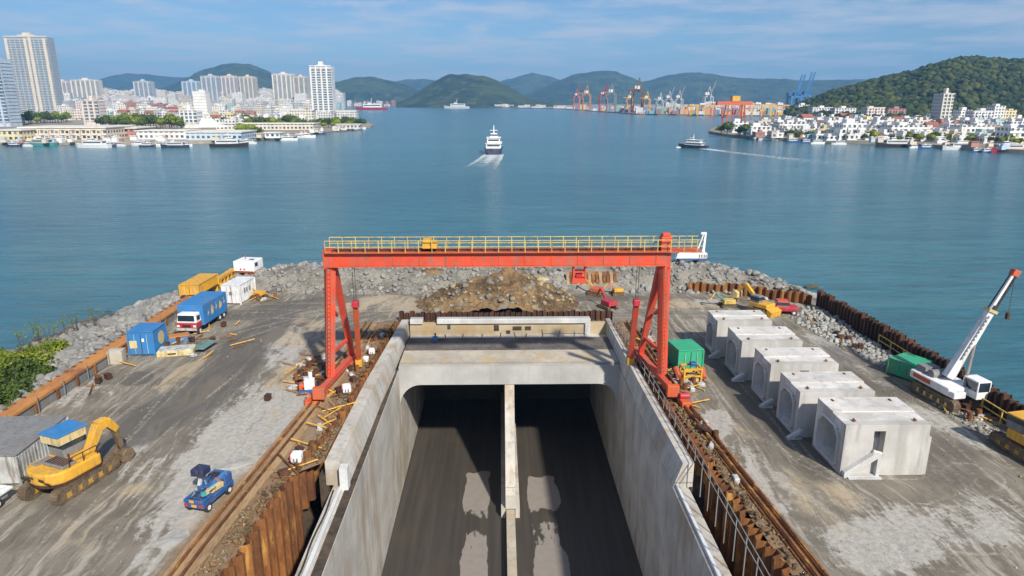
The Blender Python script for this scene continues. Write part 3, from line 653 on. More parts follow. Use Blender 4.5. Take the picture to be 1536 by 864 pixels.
# orange beam on the left edge
ob = thing('edge_beam', 'long rusty orange steel beam along the left edge of the site over a dark low wall', 'steel beam', (-35.1, 50, 0))
MB().bb(-.62, .62, -40, 23.5, .82, 1.0).build('top_plate', M['orange'], ob)
mb = MB()
for y in np.arange(-39.5, 23, 1.0): mb.bb(-.66, -.42, y, y+.3*(.5+.5*math.sin(y*7)**2), 1.002, 1.07)
mb.build('cross_cleats', M['rust'], ob)
mb = MB(); mb.bb(.35, .5, -40, 23.5, .0, .818); mb.bb(-.5, -.35, -40, 23.5, -.6, .818); mb.build('web', M['gray'], ob)
for i, y in enumerate(np.arange(-39, 23, 2.5)): MB().bb(.505, .66, y, y+.18, 0, .818).build('stiffener', M['rust'], ob)
mb = MB()
for y in np.arange(-38, 23, 3.1): mb.bar((.75, y, 0), (.75, y, 1.45), .05)
mb.build('edge_posts', M['gray'], ob)
# crane rails and timber mats beside the pit
def runway(label, pts, w, gauge, mat, z=.14):
    t = thing('crane_rail', label, 'crane rail', (pts[0][0], pts[0][1], 0))
    o = lambda x, y, z: (x-pts[0][0], y-pts[0][1], z)
    for sdx, nm in ((-gauge/2, 'rail'), (gauge/2, 'rail')):
        mb = MB()
        for a, b in zip(pts[:-1], pts[1:]): mb.bar(o(a[0]+sdx, a[1], z+.18), o(b[0]+sdx, b[1], z+.18), .12)
        mb.build(nm, M['rust'], t)
    mb = MB()
    for a, b in zip(pts[:-1], pts[1:]):
        mb.add([o(a[0]-w/2, a[1], z), o(a[0]+w/2, a[1], z), o(b[0]+w/2, b[1], z), o(b[0]-w/2, b[1], z), o(a[0]-w/2, a[1], -.2), o(a[0]+w/2, a[1], -.2), o(b[0]+w/2, b[1], -.2), o(b[0]-w/2, b[1], -.2)],
               [(0, 1, 2, 3), (7, 6, 5, 4), (0, 4, 5, 1), (1, 5, 6, 2), (2, 6, 7, 3), (3, 7, 4, 0)])
    mb.build('rail_bed', mat, t)
runway('rusty gantry crane rails on a clay-stained bed along the left of the pit', [(-16.6, 20), (-16.1, 30), (-15.4, 38), (-14.6, 47), (-14.1, 66)], 1.5, .55, M['timber'])
runway('rusty gantry crane rails beside the right sheet piles of the pit', [(14.9, 20), (14.2, 30), (13.6, 38), (12.9, 47), (12.3, 66)], .9, .45, M['rust'])
for xs_, y0, y1, zz, c in ((-13.5, 40.5, 66, .12, 'rust'), (-15.0, 22, 40, .06, 'timber')):
    pass
# ------------------------------------------------------------------ gantry crane
gc = thing('gantry_crane', 'big red gantry crane straddling the pit on two pairs of legs', 'gantry crane', (-.9, 51, 0))
MB().bb(-12.95, 12.75, -.45, .45, 9.85, 10.85).build('girder', M['red'], gc, bevel=.03)
mb = MB(); mb.bb(-13.0, 12.8, -.6, .6, 10.852, 10.93); mb.bb(-13.0, 12.8, -.6, .6, 9.78, 9.848)
for x in np.arange(-12, 12.5, 2.0): mb.bb(x, x+.06, -.5, .5, 9.9, 10.8)
mb.build('flange', M['redo'], gc)
MB().bb(-12.7, 12.6, -.1, .1, 10.932, 11.06).build('trolley_rail', M['rustdark'], gc)
for y in (-.75, .75):
    mb = MB()
    for x in np.arange(-13.0, 15.6, 1.0):
        if x > 12.8 and y < 0: pass
        mb.bar((x, y, 10.93), (x, y, 11.85), .055)
    for h in (11.38, 11.85): mb.bar((-13.0, y, h), (15.45, y, h), .05)
    mb.build('railing', M['paleyellow'], gc)
mb = MB(); mb.bb(-13.0, 12.8, -.82, -.6, 10.9, 10.95); mb.bb(-13.0, 12.8, .6, .82, 10.9, 10.95); mb.bb(12.81, 15.45, -.8, .8, 10.88, 10.93); mb.build('walkway', M['redo'], gc)
mb = MB(); mb.bb(12.35, 13.15, -.42, .42, 9.6, 12.0); mb.bb(12.45, 13.05, -.3, .3, 12.0, 12.25); mb.build('end_cap', M['red'], gc, bevel=.04)
MB().bb(-13.3, -12.62, -.46, .44, 9.6, 11.1).build('end_cap', M['red'], gc, bevel=.04)
for sx_, xt, xb in ((-1, -12.9, -13.4), (1, 12.75, 13.0)):
    MB().bar((xt, -.05, 9.8), (xb, -.4, .9), .68, .56).build('leg', M['red'], gc)
    xr_ = xb-sx_*.75; MB().bar((xt*.985, .25, 9.8), (xr_, 4.3, .9), .5, .42).build('leg', M['red'], gc)
    MB().bar((xt*.995, .0, 6.2), (xb-sx_*.3, 1.9, 5.2), .2).build('brace', M['red'], gc); mb = MB(); mb.bar((xb, -.3, 2.6), (xr_+sx_*.1, 3.4, 2.6), .24); mb.build('brace', M['red'], gc)
    MB().bar((xb+sx_*.2, -3.6, .72), (xr_-sx_*.2, 5.9, .72), .42).build('sill_beam', M['red'], gc)
    for y in (-3.0, -1.6, 3.6, 5.0):
        xw_ = xb; xb = xw_-sx_*.75*(y+.4)/4.7; b = MB().bb(xb-.36, xb+.36, y-.6, y+.6, .22, .54).build('bogie', M['redo'], gc)
        mb = MB(); mb.tube((xb-.2, y-.3, .3), (xb+.2, y-.3, .3), .26, n=12); mb.tube((xb-.2, y+.3, .3), (xb+.2, y+.3, .3), .26, n=12); mb.build('wheel', M['rustdark'], b); xb = xw_
    MB().box((xb, -3.9, 1.0), (.9, .5, .9)).build('motor_box', M['redo'], gc, bevel=.05)
    mb = MB()   # ladder up the front leg
    for k in (-.16, .16): mb.bar((xb+k+sx_*.0, -.85, 1), (xt+k, -.56, 9.6), .03)
    for i in range(26):
        t = i/26; mb.bar((xb+(xt-xb)*t-.16, -.85+.29*t, 1+8.6*t), (xb+(xt-xb)*t+.16, -.85+.29*t, 1+8.6*t), .025)
    mb.build('ladder', M['redo'], gc)
# trolleys on the girder
tr = thing('hoist_trolley', 'small yellow hoist trolley riding on top of the red girder', 'hoist trolley', (-6.1, 51, 11.06))
MB().bb(-.55, .55, -.5, .5, .12, .62).build('body', M['yellow'], tr, bevel=.04)
mb = MB(); mb.bb(-.5, .1, -.4, .4, .622, .8); mb.build('cover', M['yellow'], tr); mb = MB()
for x in (-.4, .4): mb.tube((x, -.35, .12), (x, .35, .12), .12, n=12)
mb.build('wheels', M['rustdark'], tr)
ht = thing('hanging_hoist', 'red hoist frame hanging under the girder to the right of its middle', 'hoist', (5.3, 51, 9.78))
mb = MB()
for x in (-.45, .45):
    for y in (-.3, .3): mb.bar((x, y, -1.1), (x, y, 0), .12)
mb.bb(-.55, .55, -.4, .4, -1.35, -1.0); mb.bb(-.5, .5, -.35, .35, -.55, -.45); mb.build('frame', M['red'], ht)
MB().box((0, 0, -.8), (.5, .4, .35)).build('winch', M['crimson'], ht, bevel=.04)
for k, (x, xe) in enumerate(((-12.05, -12.75), (9.85, 10.25))):
    a = thing('lifting_boom', ('slanting red lifting boom hanging on cables beside the left crane legs', 'slanting red lifting boom hanging on cables beside the right crane legs')[k], 'lifting boom', (x, 51, 6.5), 0)
    mb = MB(); mb.tube((-.09, 0, .0), (-.09, 0, 3.3), .025, n=6); mb.tube((.09, 0, 0), (.09, 0, 3.3), .025, n=6); mb.build('cable', M['cable'], a)
    MB().bar((0, 0, .2), (xe-x, 3.2, -5.6), .45, .42).build('boom', M['redo'] if k == 0 else M['red'], a, bevel=.03)
    MB().box((0, 0, .25), (.5, .6, .5)).build('head', M['crimson'], a, bevel=.05)
    MB().box((xe-x, 3.3, -5.9), (.6, .7, .7)).build('foot', M['yellow'], a, bevel=.05)
# ------------------------------------------------------------------ precast box units
def box_unit(label, x0, w, y0, d, h, first=False):
    t = thing('box_culvert', label, 'concrete box', (x0, y0, 0), 0, 'precast concrete box units in a row')
    # body: tube along X with an octagonal-cornered opening, seen on the left face
    hw = d/2; oy0, oy1, oz0, oz1, c = .62, d-.62, .45, h-.62, .55
    outer = [(0, 0), (d, 0), (d, h), (0, h)]
    inner = [(oy0+.15, oz0), (oy1-.15, oz0), (oy1, oz0+.15), (oy1, oz1-c), (oy1-c, oz1), (oy0+c, oz1), (oy0, oz1-c), (oy0, oz0+.15)]
    n = 8; ang = [math.atan2(p[1]-h/2, p[0]-hw) for p in inner]
    # shell by bmesh: fill between outer and inner rings at both ends
    bm = bmesh.new()
    def ring(pts, x): return [bm.verts.new((x, a, b)) for a, b in pts]
    def fillends(x):
        o = ring(outer, x); i_ = ring(inner, x)
        es = [bm.edges.new((o[k], o[(k+1) % 4])) for k in range(4)]+[bm.edges.new((i_[k], i_[(k+1) % n])) for k in range(n)]
        bmesh.ops.triangle_fill(bm, use_beauty=True, use_dissolve=False, edges=es); return o, i_
    oa, ia = fillends(0); ob_, ib = fillends(w)
    for k in range(n): bm.faces.new((ia[k], ia[(k+1) % n], ib[(k+1) % n], ib[k]))
    # front face with a window slot, so cut it from strips
    def quad(vs): bm.faces.new([bm.verts.new(v) for v in vs])
    wx0, wx1, wz0, wz1 = (1.75, 2.45, 1.15, 2.95) if first else (2.2, 2.85, h-.85, h-.5)
    fr = [((0, 0), (wx0, h)), ((wx1, 0), (w, h)), ((wx0, 0), (wx1, wz0)), ((wx0, wz1), (wx1, h))]
    for (a, b), (c_, e) in fr: quad([(a, 0, b), (c_, 0, b), (c_, 0, e), (a, 0, e)])
    for p, q in (((wx0, wz0), (wx1, wz0)), ((wx1, wz0), (wx1, wz1)), ((wx1, wz1), (wx0, wz1)), ((wx0, wz1), (wx0, wz0))):
        quad([(p[0], 0, p[1]), (q[0], 0, q[1]), (q[0], .6, q[1]), (p[0], .6, p[1])])
    for k in (1, 2): bm.faces.new((oa[k], oa[(k+1) % 4], ob_[(k+1) % 4], ob_[k]))
    bmesh.ops.remove_doubles(bm, verts=bm.verts, dist=1e-4); bmesh.ops.recalc_face_normals(bm, faces=bm.faces)
    me = bpy.data.meshes.new('shell'); bm.to_mesh(me); bm.free(); me.materials.append(M['box']); o = bpy.data.objects.new('shell', me); col.objects.link(o); o.parent = t
    # raised collar round the opening
    mb = MB()
    ring2 = [(a+(.16 if a > hw else -.16), b+(.16 if b > h/2 else -.1)) for a, b in inner]
    vs = [(-.14, a, b) for a, b in inner]+[(-.14, a, b) for a, b in ring2]+[(.0, a, b) for a, b in inner]+[(.0, a, b) for a, b in ring2]
    fs = []
    for k in range(n):
        j = (k+1) % n; fs += [(k, j, j+n, k+n), (k+n, j+n, j+3*n, k+3*n), (k, k+2*n, j+2*n, j)]
    mb.add(vs, fs); mb.build('collar', M['box'], t)
    for ex, ey in ((.7, .5), (w-.7, .5), (.7, d-.5), (w-.7, d-.5)): MB().tube((ex, ey-.12, h+.1), (ex, ey+.12, h+.1), .07, n=6).build('lifting_eye', M['rust'], t)
    # roof slab in two levels
    mb = MB(); mb.bb(-.02, w+.02, d*.45, d+.02, h+.003, h+.09); mb.build('roof_step', M['box'], t, bevel=.02)
    # slanting steel-grey prop at the foot
    s = 1.0 if first else .55
    sp_ = thing  # foot bracket
    mb = MB()
    if first:
        mb.prism([(.1, 0), (2.2, 0), (2.2, .16), (.35, .16), (2.05, 1.35), (2.05, 1.6), (1.75, 1.6), (.1, .4)], -.35, -.003, 'y')
        mb.bb(2.0, 2.22, -.34, -.003, .16, 1.55); mb.bb(.3, 2.3, -.55, -.35, 0, .12); mb.tube((1.75, -.1, 1.68), (2.3, -.1, 1.5), .12, n=8)
    else:
        mb.prism([(-.6, 0), (.35, 0), (.35, .12), (-.25, .12), (.35, .55), (.35, .7), (.2, .7), (-.6, .15)], -.3, -.003, 'y')
    mb.build('foot_bracket', M['beam'], t)
    if first: MB().bb(w+.002, w+.2, .05, .6, 0, 2.5).build('end_fin', M['box'], t)
    return t
for i, (x0, y0, w, d) in enumerate(((19.75, 36.6, 5.1, 3.75), (19.05, 41.4, 5.0, 3.3), (19.0, 46.3, 5.0, 3.3), (18.55, 51.2, 4.9, 3.5), (18.2, 56.4, 4.8, 3.0))):
    lab = ['nearest precast concrete box, with a tall window slot and large slanting foot bracket', 'second nearest precast concrete box in the row, a short slot under its roof edge', 'middle concrete box of the row of five', 'fourth concrete box from the camera, between the middle one and the farthest', 'farthest concrete box of the row, nearest to the yellow loader'][i]
    box_unit(lab, x0, w, y0, d, 3.35, i == 0)
# ------------------------------------------------------------------ machines
def tracks(root, gauge, L, r, wdt, mat, heading=0):
    for s in (-1, 1):
        x = s*gauge/2; poly = []
        for k in range(9): a = math.pi/2+math.pi*k/8; poly.append((-L/2+r+r*math.cos(a), r+r*math.sin(a)))
        for k in range(9): a = -math.pi/2+math.pi*k/8; poly.append((L/2-r+r*math.cos(a), r+r*math.sin(a)))
        vs = []
        tp = MB(); tp.prism(poly, x-wdt/2, x+wdt/2, 'x'); o = tp.build('crawler_track', M['steel'], root)
        pl = MB(); n = 34
        per = [];
        for i in range(len(poly)):
            a = Vector(poly[i]); b = Vector(poly[(i+1) % len(poly)]); q = max(1, int((b-a).length/.28))
            for j in range(q): per.append((a+(b-a)*(j/q), (b-a).normalized()))
        for p, d in per: pl.box((x, p.x, p.y), (wdt+.04, .05, .07), rx=math.atan2(d.y, d.x))
        pl.build('track_shoes', M['steel'], o)
        w = MB()
        for k in np.linspace(-L/2+r, L/2-r, 6): w.tube((x-wdt/2-.03, k, r), (x+wdt/2+.03, k, r), r*.55, n=12)
        w.build('road_wheels', M['steel'], o)
        MB().bb(x-wdt/2-.02, x+wdt/2+.02, -L/2+r, L/2-r, r*.55, r*1.25).build('track_frame', M['dirtyyellow'] if mat == M['yellow'] else mat, o)
def excavator(label, loc, heading, tr_head, canopy, body, boom=True):
    t = thing('excavator', label, 'excavator', loc, tr_head)
    tracks(t, 2.5, 5.2, .48, .62, body)
    u = MB()   # rounded house
    pts = [(-1.5, 1.3), (1.5, 1.3), (1.6, -.9)]+[(1.6*math.cos(a), -1.1+1.25*math.sin(a)) for a in np.linspace(0, -math.pi, 13)][1:-1]+[(-1.6, -.9)]
    ro = Matrix.Rotation(heading-tr_head, 3, 'Z')
    def tp(p): return tuple(ro @ Vector(p))
    u.prism(pts, 1.15, 1.95, 'z'); u.v = [tp(p) for p in u.v]; u.build('house', body, t, bevel=.12)
    u = MB(); u.prism([(a*.97, b*.97-.03) for a, b in pts], .98, 1.13, 'z'); u.tube((0, 0, .6), (0, 0, 1.0), .75, n=16); u.v = [tp(p) for p in u.v]; u.build('turntable', M['rustdark'], t)
    u = MB(); u.bb(-.5, 1.3, -1.3, -.3, 1.953, 2.15); u.bb(-1.2, -.7, -1.6, -.4, 1.953, 2.05); u.v = [tp(p) for p in u.v]; u.build('engine_cover', M['gray'], t, bevel=.04)
    u = MB(); u.bb(-1.3, -.2, -2.32, -2.28, 1.35, 1.5); u.bb(.3, 1.2, -2.2, -2.14, 1.3, 1.42); u.v = [tp(p) for p in u.v]; u.build('vent', M['rustdark'], t)
    u = MB(); [u.bb(-.4+.22*k, -.3+.22*k, -1.2, -.4, 2.152, 2.19) for k in range(8)]; u.tube((1.1, -.6, 1.95), (1.1, -.6, 2.7), .07); u.v = [tp(p) for p in u.v]; u.build('grille', M['rustdark'], t)
    u = MB(); [u.bar((1.45, y, 1.95), (1.45, y, 2.55), .05) for y in (-.9, .1, 1.1)]; u.bar((1.45, -.9, 2.55), (1.45, 1.1, 2.55), .05); u.v = [tp(p) for p in u.v]; u.build('side_rail', M['rustdark'], t)
    u = MB(); [u.bb(-.9+.14*k, -.82+.14*k, -2.372, -2.352, 1.58, 1.72) for k in range(7)]; u.bb(.5, .95, -2.372, -2.352, 1.56, 1.74); u.v = [tp(p) for p in u.v]; u.build('lettering', M['rubber'], t)
    c = MB(); c.bb(-1.45, .0, -.15, 1.5, 1.953, 2.55); c.v = [tp(p) for p in c.v]; cab = c.build('cab', M['gray'], t, bevel=.05)
    c = MB(); c.bb(-1.47, .02, -.17, 1.52, 2.553, 2.95); c.v = [tp(p) for p in c.v]; c.build('cab_glass', M['glass'], cab)
    if canopy:
        c = MB(); c.bb(-1.55, .15, -.5, 1.5, 2.96, 3.55); c.v = [tp(p) for p in c.v]; c.build('sun_shade', M['creampaint'], cab, bevel=.03)
        c = MB(); c.bb(-1.62, .22, -.58, 1.65, 3.553, 3.66); c.v = [tp(p) for p in c.v]; c.build('cab_roof', M['blue'], cab, bevel=.03)
    else:
        c = MB(); c.bb(-1.5, .05, -.2, 1.55, 2.953, 3.08); c.v = [tp(p) for p in c.v]; c.build('cab_roof', body, cab, bevel=.03)
    if boom:
        b = MB(); x = .45
        b.bar(tp((x, 1.1, 1.7)), tp((x, 2.2, 3.35)), .5, .6); b.bar(tp((x, 2.1, 3.3)), tp((x, 2.8, 3.35)), .62, .6); b.bar(tp((x, 2.7, 3.4)), tp((x, 3.4, 2.5)), .6, .45); b.build('boom', body, t, bevel=.03)
        b = MB(); b.bar(tp((x, 3.3, 2.7)), tp((x, 3.6, .9)), .42, .3); b.build('stick', M['steel'], t)
        b = MB(); b.tube(tp((x-.35, 1.3, 1.9)), tp((x-.35, 2.3, 3.2)), .09, n=8); b.tube(tp((x, 2.4, 3.65)), tp((x, 3.3, 2.9)), .08, n=8); b.build('hydraulic_ram', M['pale'], t)
        k = MB(); k.prism([(3.1, .1), (3.8, .0), (4.2, .45), (4.0, .9), (3.6, 1.0), (3.2, .7)], x-.6, x+.6, 'x'); k.v = [tp(p) for p in k.v]; k.build('bucket', M['steel'], t, bevel=.04)
    return t
excavator('yellow excavator with a blue cab roof beside the long grey container', (-26.3, 36.5, 0), -R(22), -R(14), True, M['yellow']).scale = (.88, .88, .9)
excavator('orange-yellow excavator cut by the right edge of the photo', (33.35, 38.7, 0), R(12), R(6), False, M['yellow'], False).scale = (.85, .85, .85)
def wheel(mb_root, x, y, r=.42, w=.28, hub=None):
    o = MB().tube((x-w/2, y, r), (x+w/2, y, r), r, n=16).build('wheel', M['rubber'], mb_root, bevel=.04)
    MB().tube((x-w/2-.015, y, r), (x+w/2+.015, y, r), r*.5, n=12).build('rim', M['white'], o)
# box truck with red and white cab (faces the camera)
tk = thing('box_truck', 'box truck with a red and white cab and long blue body', 'truck', (-31.0, 65.6, 0), -R(4))
tk.scale = (.92, .82, .9)
MB().bb(-1.45, 1.35, -1.6, 4.6, .75, 3.0).build('cargo_box', M['blue'], tk, bevel=.04)
mb = MB()
for i, (y0, y1, z0, z1) in enumerate(((-.6, -.1, 1.5, 2.2), (.3, 1.1, 1.4, 2.5), (1.5, 1.9, 1.6, 2.5), (2.4, 3.2, 1.5, 2.4), (3.6, 4.0, 1.7, 2.5))): mb.prism([(y0, z0+.3), (y0+.12, z0), (y1-.2, z0+.15), (y1, z1-.4), (y1-.3, z1-.1), (y0+.25, z1), (y0+.1, z1-.5)], 1.352, 1.36, 'x')
mb.build('side_marking', M['creampaint'], tk)
MB().bb(-1.0, 1.15, -3.0, -1.65, .7, 1.35).build('cab_lower', M['crimson'], tk, bevel=.08)
c = MB().box((.08, -2.3, 1.85), (2.15, 1.3, .98), taper=.88).build('cab', M['cleanwhite'], tk, bevel=.08)
MB().box((.08, -2.93, 1.9), (1.75, .1, .6), rx=R(-7)).build('windscreen', M['glass'], c)
MB().bb(1.1, 1.16, -2.65, -2.0, 1.6, 2.1).build('side_window', M['glass'], c)
MB().bb(-1.0, 1.15, -3.1, -3.0, .55, .8).build('bumper', M['pale'], tk)
MB().bb(-.4, .55, -3.03, -3.0, .9, 1.2).build('grille', M['rustdark'], tk)
for x in (-.8, .95): MB().bb(x-.15, x+.15, -3.04, -3.0, .92, 1.15).build('headlight', M['cleanwhite'], tk, bevel=.02)
MB().bb(-.9, 1.0, -1.6, 4.6, .5, .74).build('chassis', M['rustdark'], tk)
for y in (-2.4, 2.6, 3.7):
    for x in (-.95, 1.1): wheel(tk, x, y)
# containers and cabins
def container(label, loc, d, mat, rz=0, cat='container', door=True, skids=True, group=None, vent=False, name='site_container', roofm=None, corr=True):
    t = thing(name, label, cat, loc, rz, group); w, l, h = d
    MB().bb(-w/2, w/2, -l/2, l/2, .12, h).build('body', mat, t, bevel=.02)
    if corr:
        for sd in (-1, 1):
            mb = MB()
            for y in np.arange(-l/2+.15, l/2-.1, .3): mb.box((sd*(w/2+.015), y+.06, h/2+.05), (.028, .13, h-.4))
            mb.build('corrugation', mat, t)
    MB().bb(-w/2-.05, w/2+.05, -l/2-.05, l/2+.05, h+.002, h+.1).build('roof', roofm or mat, t, bevel=.02)
    for x in (-w/2-.02, w/2+.02):
        for y in (-l/2-.02, l/2+.02): MB().bb(x-.06, x+.06, y-.06, y+.06, 0, h).build('corner_post', mat, t)
    if door:
        MB().bb(-.02, .02, -l/2-.035, -l/2-.003, .2, h-.15).build('door_seam', M['rustdark'], t)
        mb = MB(); [mb.bar((x, -l/2-.05, .25), (x, -l/2-.05, h-.2), .04) for x in (-w*.25, w*.25)]; mb.build('lock_bar', M['pale'], t)
    if vent: MB().bb(-.25, .1, -l/2-.05, -l/2-.003, h*.5, h*.68).build('vent', M['gray'], t); 
    if vent: mb = MB(); [mb.bb(w/2+.032, w/2+.05, y, y+.3, h*.5, h*.75) for y in (-.9, -.4, .3)]; mb.build('side_grille', M['gray'], t)
    return t
container('white container cabin with small vents beside the blue truck', (-30.5, 75.4, 0), (2.0, 3.7, 2.15), M['white'], -R(6), vent=True)
container('blue container with a round cream patch and small white notice', (-32.7, 58.9, 0), (2.15, 2.5, 2.2), M['blue'], R(2))
mb = MB(); c0 = [q for q in bpy.data.objects if q.get('label', '').startswith('blue container with a round')][0]
mb.prism([(.62*math.cos(a)+.2, 1.25+.62*math.sin(a)) for a in np.linspace(0, 6.28, 15)[:-1]], 1.11, 1.125, 'x'); mb.bb(-1.0, -.35, -1.32, -1.3, .75, 1.45); mb.build('patch', M['creampaint'], c0)
MB().bb(.1, .3, -1.32, -1.3, 1.35, 1.65).build('notice', M['cleanwhite'], c0)
container('long weathered grey container at the left edge beside the excavator', (-32.0, 38.9, 0), (5.4, 5.2, 1.9), M['pale'], R(2), roofm=M['gray'])
container('green container standing right behind the right crane leg', (14.9, 54.3, 0), (2.1, 2.5, 1.9), M['green'], R(8))
container('green container beside the white mobile crane', (33.0, 52.0, 0), (2.3, 2.3, 1.35), M['green'], R(28))
yb = container('open-topped yellow skip on the orange beam near the white container', (-35.3, 76.3, .9), (2.1, 5.0, 1.25), M['yellow'], -R(2), cat='skip', name='yellow_skip')
MB().bb(-.3, .3, -3.2, 3.2, .5, .8).build('edge_girder', M['yellow'], thing('edge_girder', 'yellow girder running from the yellow skip to the white tracked cabin', 'girder', (-34.7, 81.8, .6), R(1)))
gi = [q for q in bpy.data.objects if q.get('category') == 'girder'][0]
mb = MB(); [mb.bb(-.32, .32, y, y+.12, -.5, .5) for y in np.arange(-3, 3.1, 1.2)]; mb.build('girder_foot', M['yellow'], gi)
# white cabins on tracked bases
wc = thing('tracked_cabin', 'white machine cabin on a rusty orange tracked base at the far left corner', 'tracked cabin', (-33.0, 85.6, .3), -R(8))
tracks(wc, 1.9, 3.0, .3, .4, M['redo'])
MB().bb(-1.35, 1.35, -1.3, 1.3, .75, 2.1).build('cabin', M['cleanwhite'], wc, bevel=.1)
mb = MB(); mb.bb(-.5, -.3, -1.33, -1.3, 1.0, 1.2); mb.bb(0, .2, -1.33, -1.3, 1.0, 1.2); mb.bb(-1.2, 1.2, -1.32, -1.3, .78, .86); mb.build('marking', M['crimson'], wc)
mb = MB(); mb.bb(1.352, 1.37, -.9, -.2, 1.35, 1.85); mb.bb(.3, .9, -.4, .2, 2.1, 2.13); mb.build('window', M['glass'], wc)
MB().bb(-1.3, 1.3, -1.2, 1.2, .6, .745).build('deck', M['redo'], wc); MB().tube((-.3, 0, 2.1), (-.3, 0, 2.8), .04).build('exhaust', M['crimson'], wc)
wm_ = thing('piling_rig', 'white and blue crawler rig with a short white mast on the far right berm', 'piling rig', (23.6, 85.4, 1.65), R(0))
tracks(wm_, 2.0, 3.2, .3, .4, M['redo'])
wm_.rotation_euler.z = 0
MB().bb(-1.9, 2.0, -1.0, 1.0, .85, 1.55).build('house', M['cleanwhite'], wm_, bevel=.08); MB().bb(-1.6, 2.05, -1.02, 1.02, .68, .846).build('skirt', M['deepblue'], wm_)
c = MB().box((-1.55, 0, 1.35), (.9, 1.8, 1.1), taper=.85).build('cab', M['cleanwhite'], wm_, bevel=.06); MB().bb(-1.9, -1.6, -.96, -.9, 1.2, 1.7).build('window', M['glass'], c)
mb = MB(); [mb.bb(x, x+.16, -1.03, -1.0, 1.0, 1.4) for x in (.9, 1.2, 1.5, 1.75)]; mb.build('louvre', M['gray'], wm_)
mb = MB(); mb.bar((1.7, 0, 1.5), (1.85, 0, 4.0), .3, .22); mb.bar((.9, 0, 1.5), (1.6, 0, 3.9), .14); mb.box((1.6, 0, 3.95), (.7, .3, .25)); mb.build('mast', M['cleanwhite'], wm_)
MB().box((.3, 0, 1.75), (1.2, 1.2, .4)).build('engine_cover', M['gray'], wm_, bevel=.05)
# white mobile crane
mc = thing('mobile_crane', 'white telescopic crawler crane reaching out over the sea wall', 'mobile crane', (33.0, 47.1, 0), R(0))
base = mc
trk = MB(); t0_ = mc; 
mc.rotation_euler.z = R(8); tracks(mc, 2.1, 4.4, .45, .55, M['creampaint'])
mb = MB(); mb.bb(-1.25, 1.1, -1.4, 2.6, 1.0, 1.65); mb.build('house', M['cleanwhite'], mc, bevel=.1)
MB().bb(-1.27, -.9, .4, 2.2, 1.2, 1.55).build('side_marking', M['redo'], mc, bevel=.02)
MB().bb(-1.2, -.2, -1.9, -.6, 1.0, 1.5).build('counterweight', M['white'], mc, bevel=.08)
MB().bb(-.9, .9, -1.0, 1.8, .8, .995).build('turntable', M['rustdark'], mc)
c = MB().bb(.35, 1.3, -2.2, -.9, 1.0, 1.6).build('cab', M['cleanwhite'], mc, bevel=.05)
MB().bb(.32, 1.33, -2.23, -.9, 1.603, 2.3).build('cab_glass', M['glass'], c); MB().bb(.3, 1.35, -2.25, -.88, 2.303, 2.42).build('cab_roof', M['cleanwhite'], c, bevel=.03)
mb = MB(); [mb.bar((x, y, 1.6), (x, y, 2.32), .08) for x in (.33, 1.32) for y in (-2.22, -.92)]; mb.build('cab_pillar', M['cleanwhite'], c)
mb = MB(); mb.box((-.3, 1.9, 1.9), (1.2, .9, .5)); mb.tube((-.9, .9, 1.85), (.4, .9, 1.85), .35, n=14); mb.build('winch', M['gray'], mc)
d = Vector((3.3, -.6, 8.0)); o0 = Vector((-.1, .1, 1.9))
MB().bar(o0, o0+d*.66, .66, .46).build('boom_base', M['white'], mc, bevel=.03)
MB().bar(o0+d*.62, o0+d*1.0, .42, .36).build('boom_section', M['rubber'], mc, bevel=.02)
MB().bar(o0+d*.64, o0+d*.99, .2, .16).build('boom_stripe', M['cleanwhite'], mc).location = (-.16, -.08, 0)
MB().bar(o0+d*.645, o0+d*.67, .68, .68).build('boom_collar', M['creampaint'], mc)
MB().bar(o0+d*.985, o0+d*1.04, .5, .5).build('boom_head', M['redo'], mc, bevel=.04)
mb = MB()
for k in range(12): t_ = .2+.036*k; q = o0+d*t_; mb.box((q.x-.2, q.y-.36, q.z+.05), (.12, .05, .22), ry=R(20))
mb.build('boom_lettering', M['gray'], mc)
MB().tube((.15, -1.2, 1.5), o0+d*.4+Vector((.1, -.1, -.3)), .12, n=10).build('hydraulic_ram', M['gray'], mc)
q = o0+d*1.03; mb = MB(); mb.tube(q, (q.x+.05, q.y, q.z-3.2), .02, n=5); mb.build('hoist_cable', M['cable'], mc); MB().box((q.x+.05, q.y, q.z-3.4), (.25, .25, .5)).build('hook_block', M['rustdark'], mc, bevel=.05)
# small blue truck crane beside the rail
bt = thing('truck_crane', 'small dark blue truck crane with a boxy raised cabin beside the left rails', 'truck crane', (-17.35, 34.4, 0), -R(14))
MB().bb(-.75, .75, -1.5, 1.9, .45, .85).build('chassis', M['deepblue'], bt, bevel=.05)
MB().bb(-.78, .78, -1.55, -.4, .853, 1.1).build('rear_deck', M['deepblue'], bt, bevel=.05)
MB().bb(-.6, .2, -.3, .8, .853, 1.45).build('engine_box', M['deepblue'], bt, bevel=.06)
MB().bb(-.72, .72, 1.0, 1.85, .853, 1.55).build('front_cab', M['deepblue'], bt, bevel=.08)
MB().box((.4, .2, 1.1), (.4, 1.4, .4), rz=R(-10)).build('tool_locker', M['creampaint'], bt, bevel=.04)
mb = MB(); mb.bb(-.3, .05, -1.57, -1.55, .9, 1.1); mb.bb(-.2, .2, -1.53, -1.51, .55, .75); mb.build('number_plate', M['yellow'], bt)
for x in (-.6, .6): MB().bb(x-.14, x+.14, -1.57, -1.55, .6, .8).build('tail_light', M['lampred'], bt)
for y in (-1.0, 1.3):
    for x in (-.68, .68): wheel(bt, x, y, .34, .22)
MB().bar((-.45, -.2, 1.4), (-.45, .1, 2.1), .2).build('cabin_post', M['pale'], bt); c = MB().box((-.45, .1, 2.4), (.95, .95, .5)).build('raised_cabin', M['navy'], bt, bevel=.05)
